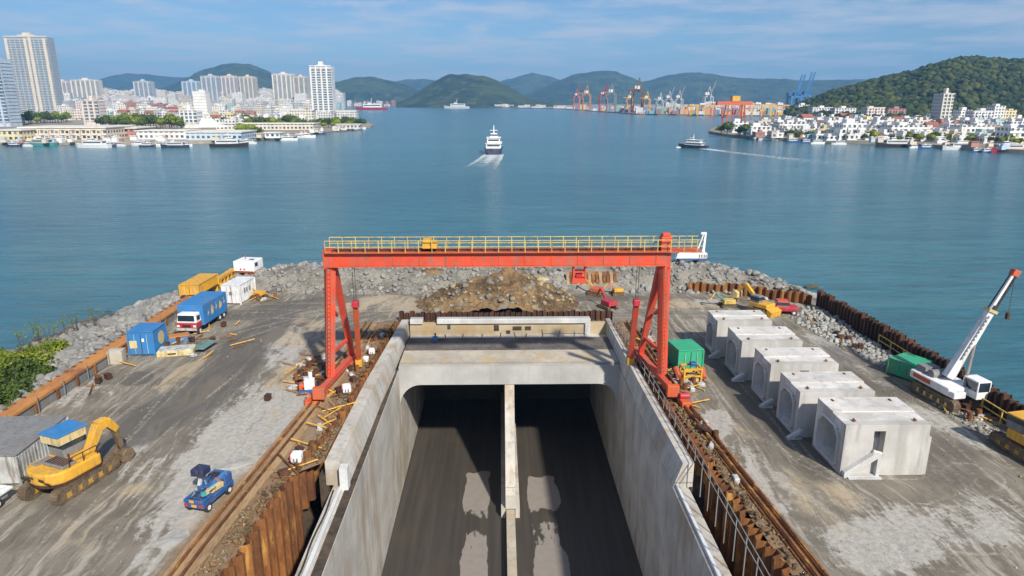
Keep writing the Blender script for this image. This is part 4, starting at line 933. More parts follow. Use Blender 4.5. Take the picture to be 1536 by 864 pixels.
MB().bar((.2, -.2, 1.2), (.45, 1.6, 1.6), .2).build('boom', M['blue'], bt)
bt.scale = (.8, .8, .8)
mb = MB(); [mb.bb(-.5, .6, y, y+.06, 1.101, 1.16) for y in (-1.4, -1.15, -.9, -.65)]; mb.build('deck_ribs', M['navy'], bt)
mb = MB(); mb.tube((.2, -.5, 1.3), (-.3, .9, 1.5), .06); mb.tube((.5, -1.2, 1.15), (.6, 1.5, 1.3), .05); mb.box((-.1, 1.1, 1.62), (.5, .4, .12)); mb.build('hoses', M['rubber'], bt)
# pale tilted flatbed lower left
fb = thing('flatbed_trailer', 'pale flatbed trailer cut by the lower left edge', 'trailer', (-29.8, 33.4, 0), -R(12))
MB().box((0, 0, .75), (2.0, 3.4, .14), rx=R(3)).build('deck', M['white'], fb, bevel=.03); MB().bb(-.85, .85, -1.4, 1.4, .4, .6).build('frame', M['gray'], fb)
for y in (-.7, .7):
    for x in (-.8, .8): wheel(fb, x, y, .32, .2)
# red truck and yellow loader at the far right corner
rt = thing('red_truck', 'small red truck parked by the far right sheet piles', 'truck', (29.6, 69.2, 0), R(78))
MB().bb(-.75, .75, -1.2, 1.3, .4, .85).build('body', M['crimson'], rt, bevel=.06); c = MB().box((0, .35, 1.15), (1.45, 1.3, .6), taper=.85).build('cab', M['red'], rt, bevel=.06); MB().box((0, .35, 1.2), (1.44, 1.36, .32), taper=.92).build('window', M['glass'], c)
for y in (-.8, .85):
    for x in (-.7, .7): wheel(rt, x, y, .3, .2)
yl = thing('yellow_loader', 'yellow loader with a raised bent arm and bucket beside the red truck', 'loader', (27.0, 69.4, 0), R(35))
tracks(yl, 1.6, 2.6, .32, .4, M['yellow']); MB().bb(-.8, .8, -1.3, .9, .75, 1.25).build('house', M['yellow'], yl, bevel=.08); c = MB().bb(-.75, .0, -.3, .8, 1.253, 2.0).build('cab', M['gray'], yl, bevel=.04)
MB().bb(-.77, .02, -.32, .82, 1.5, 1.85).build('cab_glass', M['glass'], c); mb = MB(); mb.bar((.3, .5, 1.1), (.3, 2.2, 2.7), .34, .34); mb.bar((.3, 2.1, 2.7), (.3, 3.2, 1.6), .32, .25); mb.build('arm', M['yellow'], yl)
MB().prism([(2.9, 1.0), (3.5, .9), (3.8, 1.4), (3.3, 1.8), (2.9, 1.6)], -.2, .8, 'x').build('bucket', M['creampaint'], yl)
MB().prism([(-1.4, .2), (-1.9, 0), (-2.0, .6), (-1.4, .9)], -.9, .9, 'x').build('blade', M['yellow'], yl)
# ------------------------------------------------------------------ excavated mound
xs = np.arange(-13, 12, .22); ys = np.arange(69.0, 81, .22); X, Y = np.meshgrid(xs, ys)
r = np.sqrt(((X+1.2)/8.3)**2+((Y-73.6)/4.9)**2)
Z = 2.3*np.exp(-(r*1.3)**2.0)*(1+.7*fbm(X*.4, Y*.4, 31, 5))+1.2*np.exp(-(((X-.5)/2.6)**2+((Y-75)/2.2)**2))+.75*(.5-np.abs(fbm(X*.8, Y*.8, 41, 4)))*(r < 1)+.4*fbm(X*1.3, Y*1.3, 37, 4)*(r < 1.15)+.5*np.exp(-(((X-3.5)/3)**2+((Y-75.5)/2.2)**2))
Z = Z*(1-sstep(r, .95, 1.2))-.15*(sstep(r, 1.0, 1.25))
gridmesh('earth_mound', X, Y, Z, M['soil'], smooth=False, label='brown excavated earth mound behind the end wall of the pit', cat='earth mound')
mz = lambda x, y: float(np.interp(0, [0], [0])) if not (-12.9 < x < 11.7 and 69.1 < y < 80.7) else float(Z[int((y-69)/.22), int((x+13)/.22)])
L1 = []; L2 = []
for i in range(900):
    x = rs.uniform(-12, 10); y = rs.uniform(69.6, 80); z = mz(x, y); rr = math.hypot((x+1.2)/8.9, (y-73.6)/5.1)
    if rr > 1 or (rr < .42 and rs.rand() < .75): continue
    (L1 if (rs.rand() < .62 and x < 1.5) or rs.rand() < .25 else L2).append((x, y, z+.03, .08+.5*rs.rand()**3, rs.randint(8), rs.rand(3)*6.28))
M['darkrock'] = rough_mat('muddy_rock', (.1, .09, .07), (.34, .31, .26), .5, 4, .9, .6, .08)
mergerocks(L1, 'rock_fragments', M['darkrock'], label='grey rock fragments strewn over the flanks of the earth mound', cat='rocks', kind='stuff')
mergerocks(L2, 'ochre_rubble', M['ochre'], label='yellowish clay lumps strewn over the right of the earth mound', cat='rubble', kind='stuff')
L3 = []
for i in range(1500):   # pale rubble strip beside the sea wall
    y = rs.uniform(50.5, 70.5); x0 = np.interp(y, [50, 54, 60, 66, 70], [33, 31.8, 30.2, 29.5, 29.8]); x = x0+(34.0-x0)*rs.rand()**.8
    L3.append((x, y, .02+.25*rs.rand()*(x-x0)/3, .1+.3*rs.rand()**2, rs.randint(8), rs.rand(3)*6.28))
for i in range(160):
    y = rs.uniform(40, 47); L3.append((rs.uniform(31.6, 34), y, .03, .07+.2*rs.rand()**2, rs.randint(8), rs.rand(3)*6.28))
mergerocks(L3, 'pale_rubble', M['rubble'], label='pale broken concrete slabs heaped along the foot of the right sea wall', cat='rubble', kind='stuff')
L4 = []
for i in range(1300):   # loose stones all over the ground
    x = rs.uniform(-34, 34); y = rs.uniform(26, 80)
    if fL(y)-1.5 < x < fR(y)+1.5 and y < 68: continue
    L4.append((x, y, .02, .03+.09*rs.rand()**2, rs.randint(8), rs.rand(3)*6.28))
for i in range(700):
    y = rs.uniform(28, 66)
    if rs.rand() < .55: x = fL(y)-rs.uniform(.2, 1.5)
    else: x = fR(y)+rs.uniform(.2, 1.0)
    L4.append((x, y, .03, .03+.12*rs.rand()**2, rs.randint(8), rs.rand(3)*6.28))
mergerocks(L4, 'loose_stones', M['ochre'], label='small loose stones scattered over the muddy site ground', cat='stones', kind='stuff')
L5 = []
for i in range(1500):
    y = rs.uniform(26, 66); left = rs.rand() < .62
    x = fL(y)-.15-1.1*rs.rand()**1.7 if left else fR(y)+.1+.7*rs.rand()**1.5
    L5.append((x, y, .05+.1*rs.rand(), .05+.2*rs.rand()**2.5, rs.randint(8), rs.rand(3)*6.28))
mergerocks(L5, 'dirt_clods', M['soil'], label='brown dirt clods heaped along both edges of the pit', cat='dirt', kind='stuff')
o = bpy.data.objects.new('boulder', rockdata[3]); col.objects.link(o); o.location = P(1215, 431, -3)+Vector((0, 0, .1)); o.scale = (1.6, 1.2, .9); props(o, 'lone brown boulder standing in the water off the far right corner', 'boulder')
# loose gear heaped on the small blue truck crane
bq = np.random.RandomState(9); gm = MB()
for i in range(16): a = Vector((bq.uniform(-.55, .6), bq.uniform(-1.3, 1.6), bq.uniform(1.0, 1.5))); gm.tube(a, a+Vector((bq.uniform(-.4, .4), bq.uniform(-.5, .5), bq.uniform(-.15, .35))), bq.uniform(.03, .07), n=6)
gm.build('loose_pipes', M['gray'], bt)
for i in range(8): MB().box((bq.uniform(-.5, .6), bq.uniform(-1.2, 1.5), 1.1+bq.uniform(0, .3)), (bq.uniform(.15, .4), bq.uniform(.15, .4), bq.uniform(.12, .3)), rz=bq.uniform(0, 3)).build('tool_box', M[('navy', 'teal', 'creampaint', 'redo')[i % 4]], bt)
# pieces of site clutter, each its own thing
def item(name, label, cat, mb, mat, loc, rz=0, group=None, bevel=.02):
    o = mb.build(name, mat, bevel=bevel, label=label, cat=cat, group=group); o.location = loc; o.rotation_euler = (0, 0, rz); return o
def boxy(w, d, h): return MB().bb(-w/2, w/2, -d/2, d/2, 0, h)
# hopper with sheet sides behind the mound, red winch machine on it
hp = thing('pile_stack', 'brown stack of sheet piles leaning on the berm right of the mound', 'sheet pile stack', (10.3, 79.2, 0))
for i in range(14): MB().box((-2.9+i*.44, .4, 1.0), (.36, .12, 2.3), rx=R(-38)).build('sheet_pile', M['rust'] if i % 3 else M['timber'], hp)
def smallrig(label, loc, rz, m1, m2, sc=1., name='work_machine', cat='machine'):
    t = thing(name, label, cat, loc, rz)
    tracks(t, 1.1*sc, 1.7*sc, .2*sc, .28*sc, m2)
    MB().bb(-.55*sc, .55*sc, -.8*sc, .6*sc, .45*sc, .95*sc).build('body', m1, t, bevel=.06)
    MB().bar((0, .4*sc, .9*sc), (.1*sc, 1.5*sc, 1.8*sc), .16*sc).build('arm', m2, t); MB().bar((.1*sc, 1.5*sc, 1.8*sc), (.1*sc, 2.1*sc, .9*sc), .14*sc).build('forearm', m1, t)
    return t
smallrig('small orange work machine in front of the leaning sheet piles', (10.4, 76.6, 0), R(60), M['redo'], M['yellow'], 1.0)
smallrig('small crimson drilling machine with a slanting arm right of the mound', (11.0, 71.2, 0), R(30), M['crimson'], M['crimson'], 1.05)
smallrig('small yellow work machine right of the leaning sheet piles', (12.9, 76.8, 0), R(100), M['yellow'], M['redo'], .8)
smallrig('small yellow machine with a low arm on the dark ground left of the crane', (-28.6, 76.2, 0), R(70), M['yellow'], M['creampaint'], .85)
smallrig('small green and yellow machine left of the yellow loader', (24.2, 71.6, 0), R(95), M['paleyellow'], M['teal'], .95)
item('sand_heap', 'small ochre sand heap on the far berm above the mound', 'sand heap', MB().ball((0, 0, 0), 1, 2, .12, (1.7, 1.1, .55)), M['soil'], (-9.2, 82.0, 1.4))
item('sand_heap', 'low yellow clay heap on the berm just right of the mound top', 'sand heap', MB().ball((0, 0, 0), 1, 2, .12, (2.6, 1.2, .6)), M['ochre'], (2.6, 79.8, .9))
# workers' pump and gear on the portal roof
pm = thing('pump', 'small blue pump on the dark strip of the portal roof', 'pump', (-7.2, 63.5, -.95)); boxy(.6, .5, .5).build('body', M['blue'], pm, bevel=.04); MB().tube((0, 0, .5), (0, 0, .9), .08).build('pipe', M['rubber'], pm); MB().tube((.3, 0, .25), (1.3, .1, .1), .06).build('hose', M['rubber'], pm)
for i in range(9):
    x = -6+i*1.6+rs.uniform(-.4, .4); item('timber_prop', 'short timber prop on the portal roof in front of the end wall', 'timber prop', MB().bar((0, 0, 0), (rs.uniform(-.3, .3), .1, rs.uniform(.4, 1.1)), .07), M['timber'], (x, 63.9, -.94), 0, 'timber props on the portal roof', 0)
item('guard_rail', 'low pale guard rail by the dark drain on the portal roof', 'guard rail', MB().bar((0, 0, .6), (4.2, 0, .6), .05).bar((0, 0, 0), (0, 0, .6), .05).bar((4.2, 0, 0), (4.2, 0, .6), .05).bar((2, 0, 0), (2, 0, .6), .05), M['pale'], (3.4, 64.0, -.94), bevel=0)
# tanks and boxes along the left runway
def tank(label, loc, rz, s=1.):
    s *= .8
    t = thing('water_tank', label, 'tank', loc, rz)
    MB().box((0, 0, .45*s), (.85*s, .85*s, .8*s)).build('body', M['cleanwhite'], t, bevel=.18*s); MB().box((-.46*s, 0, .5*s), (.08, .6*s, .55*s)).build('end_panel', M['crimson'], t, bevel=.03)
    mb = MB(); [mb.bb(x*s, (x+.14)*s, -.44*s, -.425*s, .1*s, .5*s) for x in (-.2, .05)]; mb.build('slot', M['gray'], t); return t
tank('small white tank with a red end on the near left sheet piles', (-13.5, 38.4, .25), 0)
tank('white and red box at the foot of the left crane legs', (-12.75, 49.2, .1), .3)
tank('white tank behind the left crane legs, the farther of two', (-12.3, 57.5, .1), .2, .8)
tank('white tank behind the left crane legs, the nearer of two', (-12.5, 55.6, .1), -.2, .75)
g1 = thing('generator', 'small white and blue generator set left of the left crane leg', 'generator', (-15.9, 49.6, 0), .2)
boxy(1.3, .9, .28).build('skid', M['deepblue'], g1, bevel=.03); MB().bb(-.2, .6, -.35, .35, .282, 1.05).build('housing', M['cleanwhite'], g1, bevel=.06); MB().bb(-.6, -.22, -.3, .3, .282, .75).build('motor', M['redo'], g1, bevel=.06); MB().tube((.3, 0, 1.05), (.3, 0, 1.6), .16).build('filter', M['cleanwhite'], g1, bevel=.02)
item('mixer_frame', 'orange-red steel frame pile at the foot of the left crane leg', 'steel frame', boxy(1.2, .8, .35).bar((-.5, -.3, .35), (.4, .3, 1.0), .12).bar((.5, -.3, .35), (-.4, .3, .8), .12), M['redo'], (-14.9, 47.4, 0), .3)
cl = [('steel_pipe', 'rusty steel pipe lying by the left crane legs', 'pipe', 'rust'), ('timber_plank', 'weathered timber plank lying by the left crane legs', 'plank', 'timber'), ('scaffold_tube', 'yellow scaffold tube lying by the left crane legs', 'tube', 'yellow'), ('crate', 'dark rusty crate in the clutter by the left crane legs', 'crate', 'rustdark'), ('drum', 'dirty orange drum in the clutter by the left crane legs', 'drum', 'rust'), ('cement_bag', 'pale cement bag in the clutter by the left crane legs', 'bag', 'pale')]
def clutter(n, cx_, cy_, rx, ry, txt, seed, mats=None):
    q = np.random.RandomState(seed)
    for i in range(n):
        nm, lb, ct, mt = cl[q.choice(len(cl), p=[.2, .24, .18, .14, .08, .16])]; lb = lb.replace('by the left crane legs', txt)
        x = cx_+rx*q.randn()*.5; y = cy_+ry*q.randn()*.5
        if fL(y)-.3 < x < fR(y)+.3 and y < 67.5: continue
        e = q.uniform(.35, 1.3); mb = MB()
        if nm in ('steel_pipe', 'scaffold_tube'): mb.tube((-e, 0, .08), (e, 0, .1+.4*q.rand()), .05, n=7)
        elif nm == 'timber_plank': mb.box((0, 0, .08), (e*1.6, .22, .07), ry=R(q.uniform(-8, 2)))
        elif nm == 'crate': mb.box((0, 0, .25), (.5, .36, .4)); mb.box((0, 0, .43), (.55, .42, .05))
        elif nm == 'cement_bag': mb.box((0, 0, .08), (.6, .38, .16), taper=.8); mb.box((.1, .1, .22), (.58, .36, .12), taper=.8, rz=.4)
        else: mb.tube((0, 0, 0), (0, 0, .6), .18, n=12); mb.tube((0, 0, .22), (0, 0, .26), .2, n=12); mb.tube((0, 0, .45), (0, 0, .49), .2, n=12)
        item(nm, lb if mt != 'rust' or nm != 'drum' else lb.replace('dirty orange', 'rusty'), ct, mb, M[mt], (x, y, .03), q.uniform(0, 3.1), 'site clutter '+txt, 0)
clutter(85, -16.0, 52.5, 2.4, 4.6, 'by the left crane legs', 1)
clutter(20, -12.9, 61, 1.0, 5, 'beyond the left crane legs', 2)
clutter(26, 13.4, 57, 1.3, 5.5, 'behind the right crane legs', 3)
clutter(22, 14.0, 50.4, 1.6, 2.0, 'in front of the green container', 4)
clutter(12, -28.6, 75.6, 2.6, 1.2, 'near the white container', 5)
clutter(10, 33.0, 44.5, 1.0, 2.2, 'in front of the white mobile crane', 6)
clutter(14, -30.9, 61.2, 1.6, 1.6, 'in front of the box truck', 8)
clutter(12, 27.5, 74.3, 4.5, .8, 'along the far right sheet piles', 9)
clutter(8, -33.3, 52, .7, 4, 'at the foot of the orange beam', 10)
clutter(45, -13.3, 44, .9, 12, 'on the strip left of the pit', 12)
clutter(24, 13.4, 44, .7, 10, 'on the strip right of the pit', 13)
clutter(16, -27.5, 62, 4, 5, 'on the open ground near the box truck', 14)
clutter(18, 31.5, 62, 1.0, 5, 'on the pale rubble', 15)
# yellow-orange frame machine in front of the green container
fm = thing('tunnel_trolley', 'orange and yellow steel frame machine in front of the green container', 'frame machine', (14.6, 51.2, 0), R(4))
mb = MB()
for x in (-.7, .7):
    for y in (-.5, .6): mb.bar((x, y, 0), (x, y, 1.2), .14)
for z in (.6, 1.2):
    for x in (-.7, .7): mb.bar((x, -.5, z), (x, .6, z), .13)
    for y in (-.5, .6): mb.bar((-.7, y, z), (.7, y, z), .13)
mb.build('frame', M['yellow'], fm); mb = MB(); mb.tube((-1.05, -.3, .5), (-1.05, .6, .9), .25); mb.tube((1.0, -.4, .4), (1.1, .4, .9), .18); mb.build('drum', M['redo'], fm)
MB().box((0, 0, .25), (1.1, .8, .4)).build('engine', M['creampaint'], fm, bevel=.05); mb = MB(); mb.tube((-.5, -.5, .1), (.4, -2.2, .1), .05); mb.build('tow_bar', M['paleyellow'], fm)
MB().box((.2, .2, 1.4), (.5, .5, .3)).build('control_box', M['deepblue'], fm, bevel=.05)
rm = thing('winch_cart', 'small red winch cart on the right crane rails', 'winch cart', (12.9, 46.6, .1), R(4)); boxy(.8, 1.4, .45).build('body', M['redo'], rm, bevel=.06); MB().tube((-.35, .1, .65), (.35, .1, .65), .22, n=12).build('drum', M['crimson'], rm)
bo = thing('blue_trailer', 'small bright blue trailer loaded with rust between the blue container and the truck', 'trailer', (-31.1, 61.4, 0), R(-60)); boxy(1.1, 2.0, .5).build('body', M['blue'], bo, bevel=.04); MB().bb(-.5, .5, -.9, .9, .503, .7).build('load', M['orange'], bo, bevel=.05)
fb2 = thing('steel_form', 'cream steel formwork box lying in front of the blue container', 'formwork', (-29.9, 58.2, 0), R(12)); boxy(3.0, 1.5, .5).build('body', M['creampaint'], fb2, bevel=.04); MB().bb(-.6, .1, -.78, -.752, .2, .32).build('slot', M['rubber'], fb2); MB().bb(-1.4, 1.4, -.65, .65, .503, .56).build('deck', M['pale'], fb2)
tf = thing('teal_frame', 'teal framed steel panel lying beside the cream formwork', 'steel panel', (-27.9, 59.4, 0), R(-8))
MB().box((0, 0, .35), (1.0, 2.2, .08), ry=R(-10)).build('panel', M['teal'], tf); mb = MB(); [mb.bar((x, -1.15, .4), (x, 1.15, .4), .1) for x in (-.52, .52)]; [mb.bar((-.5, y, .4), (.5, y, .4), .08) for y in (-1.1, -.4, .4, 1.1)]; mb.build('frame', M['gray'], tf)
item('concrete_block', 'pale pinkish concrete block at the foot of the blue container', 'concrete block', boxy(1.2, .9, 1.25), M['slab'], (-34.0, 56.0, 0), .1, None, .05)
item('steel_plate', 'pale stained steel plate lying beside the left rails below the blue truck crane', 'steel plate', MB().prism([(-.7, -.9), (.5, -.8), (.6, .5), (.1, .9), (-.6, .6)], .03, .1), M['rubble'], (-17.8, 31.0, .0), -.35, None, 0)
item('broken_slab', 'pale broken concrete slab beside the blue truck crane', 'concrete slab', MB().prism([(-1.2, -.5), (.2, -.7), (1.3, -.2), (1.0, .5), (-.2, .3), (-.9, .6)], 0, .1), M['rubble'], (-17.6, 38.6, .0), .2, None, .02)
# ------------------------------------------------------------------ bushes on the left bank
def leafcloud(c, rad, n, q, size=.2, flat=.75):
    """many small leaf faces through a lumpy volume"""
    lob = [(np.array([q.uniform(-.6, .6)*rad, q.uniform(-.6, .6)*rad, q.uniform(.05, .6)*rad*flat]), rad*q.uniform(.3, .6)) for _ in range(11)]
    vs = []; fs = []
    for i in range(n):
        lc, lr = lob[q.randint(len(lob))]; d = q.randn(3); d /= np.linalg.norm(d); p = lc+d*lr*(.55+.5*q.rand()**.5); 
        if p[2] < 0: p[2] = -p[2]*.4
        u = q.randn(3); u /= np.linalg.norm(u); w = np.cross(u, d+.3*q.randn(3)); w /= (np.linalg.norm(w)+1e-6); s = size*(.6+.8*q.rand())
        k = len(vs); vs += [tuple(p+u*s), tuple(p+w*s*.55), tuple(p-u*s*.7), tuple(p-w*s*.55)]; fs.append((k, k+1, k+2, k+3))
    m = MB(); m.add([tuple(np.array(v)+np.array(c)) for v in vs], fs); return m
q = np.random.RandomState(3)
bushes = []
for i, (px_, py_, r_, m_) in enumerate(((-20, 575, 2.2, 0), (20, 560, 2.1, 0), (-30, 620, 2.0, 0), (5, 600, 1.6, 0), (52, 535, 1.9, 1), (12, 535, 2.2, 1), (60, 560, 1.3, 0), (45, 512, 1.8, 1), (-25, 540, 2.4, 1), (85, 506, 1.3, 1), (75, 530, 1.2, 1), (30, 585, 1.2, 0), (0, 510, 2.0, 1))):
    p = P(px_, py_+14, -.8); zb = float(bank_z(np.array([p.x]), np.array([p.y]))[0])
    r_ *= 1.1; t = thing('bush', '%s %s bush among the rocks of the left bank%s' % (('wide', 'small')[r_ < 1.5], ('dark green', 'yellow-green')[m_], (' low by the photo edge', ' near the water')[m_]), 'bush', (p.x, p.y, zb), 0, 'bushes on the left bank')
    leafcloud((0, 0, 0), r_, int(900*r_), q, .15, .8).build('foliage', M['leafy' if m_ else 'leaf'], t)
    mb = MB(); [mb.tube((0, 0, -.2), (q.uniform(-.6, .6), q.uniform(-.6, .6), r_*.6), .06, .02, 5) for _ in range(5)]; mb.build('stem', M['bark'], t)
for i, (px_, py_) in enumerate(((30, 500), (50, 490), (70, 492), (95, 488), (112, 484), (60, 505), (143, 482))):
    p = P(px_, py_, -1.); zb = float(bank_z(np.array([p.x]), np.array([p.y]))[0]); zb = max(zb, -2.9)
    t = thing('reed_plant', 'thin spindly plant with pale tips at the waterline of the left bank', 'plant', (p.x, p.y, zb), 0, 'spindly plants at the left waterline')
    mb = MB(); lf = MB()
    for k in range(9):
        a = (q.uniform(-.7, .7), q.uniform(-.5, .5), q.uniform(1.2, 2.6)); mb.tube((a[0]*.3, a[1]*.3, 0), a, .025, .012, 4)
        lf.v += [(v[0], v[1], v[2]) for v in []]; c = leafcloud(a, .28, 22, q, .06); lf.add(c.v, c.f)
    mb.build('stem', M['bark'], t); lf.build('leaves', M['leafy'], t)
# ------------------------------------------------------------------ far land, hills
def land(name, px, zt=-1.2, mat=None):
    pts = [P(a, b, -3) for a, b in px]
    MB().prism([(p.x, p.y) for p in pts], -6, zt, 'z').build(name, mat or M['quay'], kind='structure')
land('city_land', [(-500, 219), (-100, 216), (60, 217), (180, 218), (330, 215), (372, 212.5), (400, 209), (440, 203.5), (480, 198.5), (520, 194.5), (556, 191.5), (560, 190), (545, 182), (520, 177), (505, 170), (500, 163), (480, 158), (420, 156), (-1200, 155.5)])
land('headland', [(1063, 200), (1085, 204), (1110, 207), (1160, 210.5), (1210, 212.5), (1260, 214.5), (1330, 217), (1400, 222), (1470, 227), (1540, 231), (1800, 250), (3000, 250), (2200, 160), (1240, 161), (1165, 176), (1110, 186), (1070, 194)])
land('port_quay', [(600, 157.5), (690, 160), (850, 164), (900, 168), (960, 172), (1100, 174), (1200, 175.5), (1250, 170), (1300, 158), (1000, 154.6), (500, 154.6), (560, 157)])
def hill(name, prof, d0, dc, d1, seed, rough=.1, mat=None, n=200, m=60, foot=.0):
    """a real hill: ridge heights surveyed along its crest at distance dc, falling off towards d0 and d1"""
    pxs = np.linspace(prof[0][0], prof[-1][0], n); py = np.interp(pxs, [p[0] for p in prof], [p[1] for p in prof])+1.6*fbm(pxs*.045, pxs*0+seed, seed, 4)
    ds = np.concatenate([np.linspace(d0, dc, m), np.linspace(dc, d1, 20)[1:]])
    X = np.zeros((len(ds), n)); Y = X.copy(); Z = X.copy()
    for j in range(n):
        c = Pd(pxs[j], py[j], dc); hcr = max(c.z, -4)
        dirx = (c.x-CAM.x)/dc
        for i, d in enumerate(ds):
            t = (d-d0)/(dc-d0) if d <= dc else 1-(d-dc)/(d1-dc)
            X[i, j] = CAM.x+dirx*d; Y[i, j] = d; Z[i, j] = -4+(hcr+4)*(math.sin(t*math.pi/2)**1.15)
    sc = 1/((dc-d0)*.22); nz = fbm(X*sc, Y*sc, seed, 6); H = (Z+4)
    Z = Z+H*rough*nz*(1-.75*np.exp(-((Y-dc)/((dc-d0)*.12))**2))+H*.02*fbm(X*sc*9, Y*sc*9, seed+3, 3)
    return gridmesh(name, X, Y, Z, mat or M['hill'], kind='structure'), (X, Y, Z)
hill('far_hills', [(120, 130), (160, 116), (190, 110), (225, 112), (270, 116), (330, 122), (420, 140), (460, 150)], 5200, 6400, 7400, 1)
hill('green_hill', [(190, 150), (225, 138), (260, 126), (300, 108), (330, 98), (350, 95), (375, 97), (400, 106), (425, 122), (450, 138), (475, 150)], 3500, 4300, 5200, 2)
hill('green_hill', [(470, 140), (500, 124), (530, 117), (555, 115), (580, 119), (610, 129), (640, 140), (665, 148), (690, 155)], 3400, 4000, 4600, 5)
hill('far_hills', [(540, 140), (580, 124), (610, 119), (640, 119), (670, 124), (720, 134), (780, 150)], 5000, 5800, 6500, 6)
hill('green_hill', [(595, 156), (615, 146), (635, 134), (655, 122), (675, 113), (700, 111), (725, 114), (745, 122), (765, 132), (785, 143), (805, 150), (830, 156)], 2400, 2900, 3400, 8, .16)
hill('far_hills', [(700, 150), (745, 124), (775, 116), (800, 109), (825, 115), (860, 128), (900, 150)], 5200, 6000, 6800, 9)
hill('far_hills', [(770, 150), (800, 138), (830, 123), (860, 112), (890, 108), (925, 108), (945, 115), (975, 128), (1010, 150)], 3900, 4700, 5500, 10)
hill('far_hills', [(930, 150), (960, 124), (990, 116), (1020, 111), (1050, 110), (1090, 114), (1130, 119), (1180, 119), (1210, 121), (1250, 120), (1320, 118), (1400, 122), (1500, 150)], 4000, 4800, 5600, 11)
hill('shore_wood', [(480, 152), (520, 147), (560, 146), (620, 148), (700, 152), (760, 151), (820, 150), (860, 153)], 3350, 3600, 3900, 14, .2)
hh, (HX, HY, HZ) = hill('headland_hill', [(1185, 166), (1205, 158), (1225, 150), (1250, 141), (1275, 134), (1300, 127), (1335, 117), (1365, 112), (1385, 105), (1405, 99), (1430, 91), (1450, 90), (1480, 92), (1510, 97), (1540, 99), (1600, 104), (1700, 118), (1800, 140)], 700, 1080, 1500, 12, .12, M['canopy'])
# tree crowns covering the headland hill
q = np.random.RandomState(11); vv = []; ff = []; off = 0; n_ = 0
while n_ < 8000:
    i = int(q.randint(0, 62)); j = int(q.randint(0, HX.shape[1])); x, y, z = HX[i, j]+q.uniform(-6, 6), HY[i, j]+q.uniform(-6, 6), HZ[i, j]
    u, v, zc = proj(x, y, z)
    if u > 1560 or z < -1: continue
    # bare grassy patches
    if (abs(u-1440) < 60 and abs(v-142-(u-1440)*-.12) < 3.5 and q.rand() < .85): continue
    r_ = 1.8+3.8*q.rand()**1.8; V0, F0 = ICO1
    V1 = V0*(1+.3*(q.rand(len(V0), 1)-.4))*np.array([1, 1, .8])*r_+np.array([x, y, z+r_*.35]); vv.append(V1); ff.append(np.array(F0)+off); off += len(V0); n_ += 1
rawmesh('hillside_wood', np.concatenate(vv), np.concatenate(ff), M['canopy'], label='dense evergreen wood covering the hill on the right headland', cat='wood', kind='stuff')
# ------------------------------------------------------------------ buildings
COLS = {'white': (.74, .74, .73), 'cream': (.72, .67, .57), 'pale pink': (.66, .57, .53), 'light grey': (.5, .52, .54), 'beige': (.62, .55, .45), 'pale teal': (.38, .55, .56), 'pale blue': (.45, .54, .64), 'brick red': (.42, .2, .15), 'pale yellow': (.72, .62, .36)}
def building(pl, pr, yt, yb, cname, label, group=None, zb=-1.2, depth=None, ledge=True, roof=None, kind='block', parts=None, rz=None, mat='facade', cat='building', name='apartment_building'):
    a = P(pl, yb, zb); b = P(pr, yb, zb); c = (a+b)/2; w = (b-a).length
    h = Pd((pl+pr)/2, yt, c.y).z-zb; d = depth or max(8., min(w*.8, 22))
    rz = 0. if rz is None else rz; wid = w/(math.cos(rz)+.35*abs(math.sin(rz))) if rz else w
    x0, x1, y0, y1 = -wid/2, wid/2, 0, d
    m = MB(); m.bb(x0, x1, y0, y1, 0, h)
    q = np.random.RandomState(int(pl*7+yt*13) % 99991)
    if h > 7 and ledge and kind != 'tower':
        for z in np.arange(3, h-1, 3.):
            m.bb(x0-.25, x1+.25, y0-.35, y0-.01, z-.18, z+.12)
        if wid > 14:
            for x in np.arange(x0+3, x1-3, 6.2): m.bb(x, x+2.4, y0-1.0, y0-.36, 1, h-1.2)
    if roof is None:
        m.bb(x0-.2, x1+.2, y0-.2, y0, h+.003, h+.8); m.bb(x0-.2, x0, y0+.01, y1, h+.003, h+.8); m.bb(x1, x1+.2, y0+.01, y1, h+.003, h+.8)
    root = m.build(name, M[mat], label=label, cat=cat, group=group); root.location = (c.x, c.y, zb); root.rotation_euler.z = rz
    k = q.uniform(.88, 1.1); root.color = tuple(min(1, v*k) for v in COLS[cname])+(1,)
    if roof is None:
        rr = MB(); rw = min(5, wid*.35); xx = q.uniform(x0+rw, x1-rw) if x1-x0 > 2.2*rw else 0
        rr.bb(xx-rw/2, xx+rw/2, d*.2, d*.7, h+.01, h+q.uniform(1.8, 3.2))
        o = rr.build('stair_tower', M['plain'], root); o.color = root.color
    elif roof == 'gable':
        rr = MB(); rr.prism([(y0-.5, h+.01), (y1+.5, h+.01), ((y0+y1)/2, h+min(4, d*.3))], x0-.4, x1+.4, 'x'); rr.build('roof', M['roofred'], root)
    elif roof == 'flatpale':
        rr = MB(); rr.bb(x0-.6, x1+.6, y0-.6, y1+.6, h+.01, h+.6); o = rr.build('roof', M['plain'], root); o.color = (.7, .68, .62, 1)
    return root, (x0, x1, y0, y1, h)
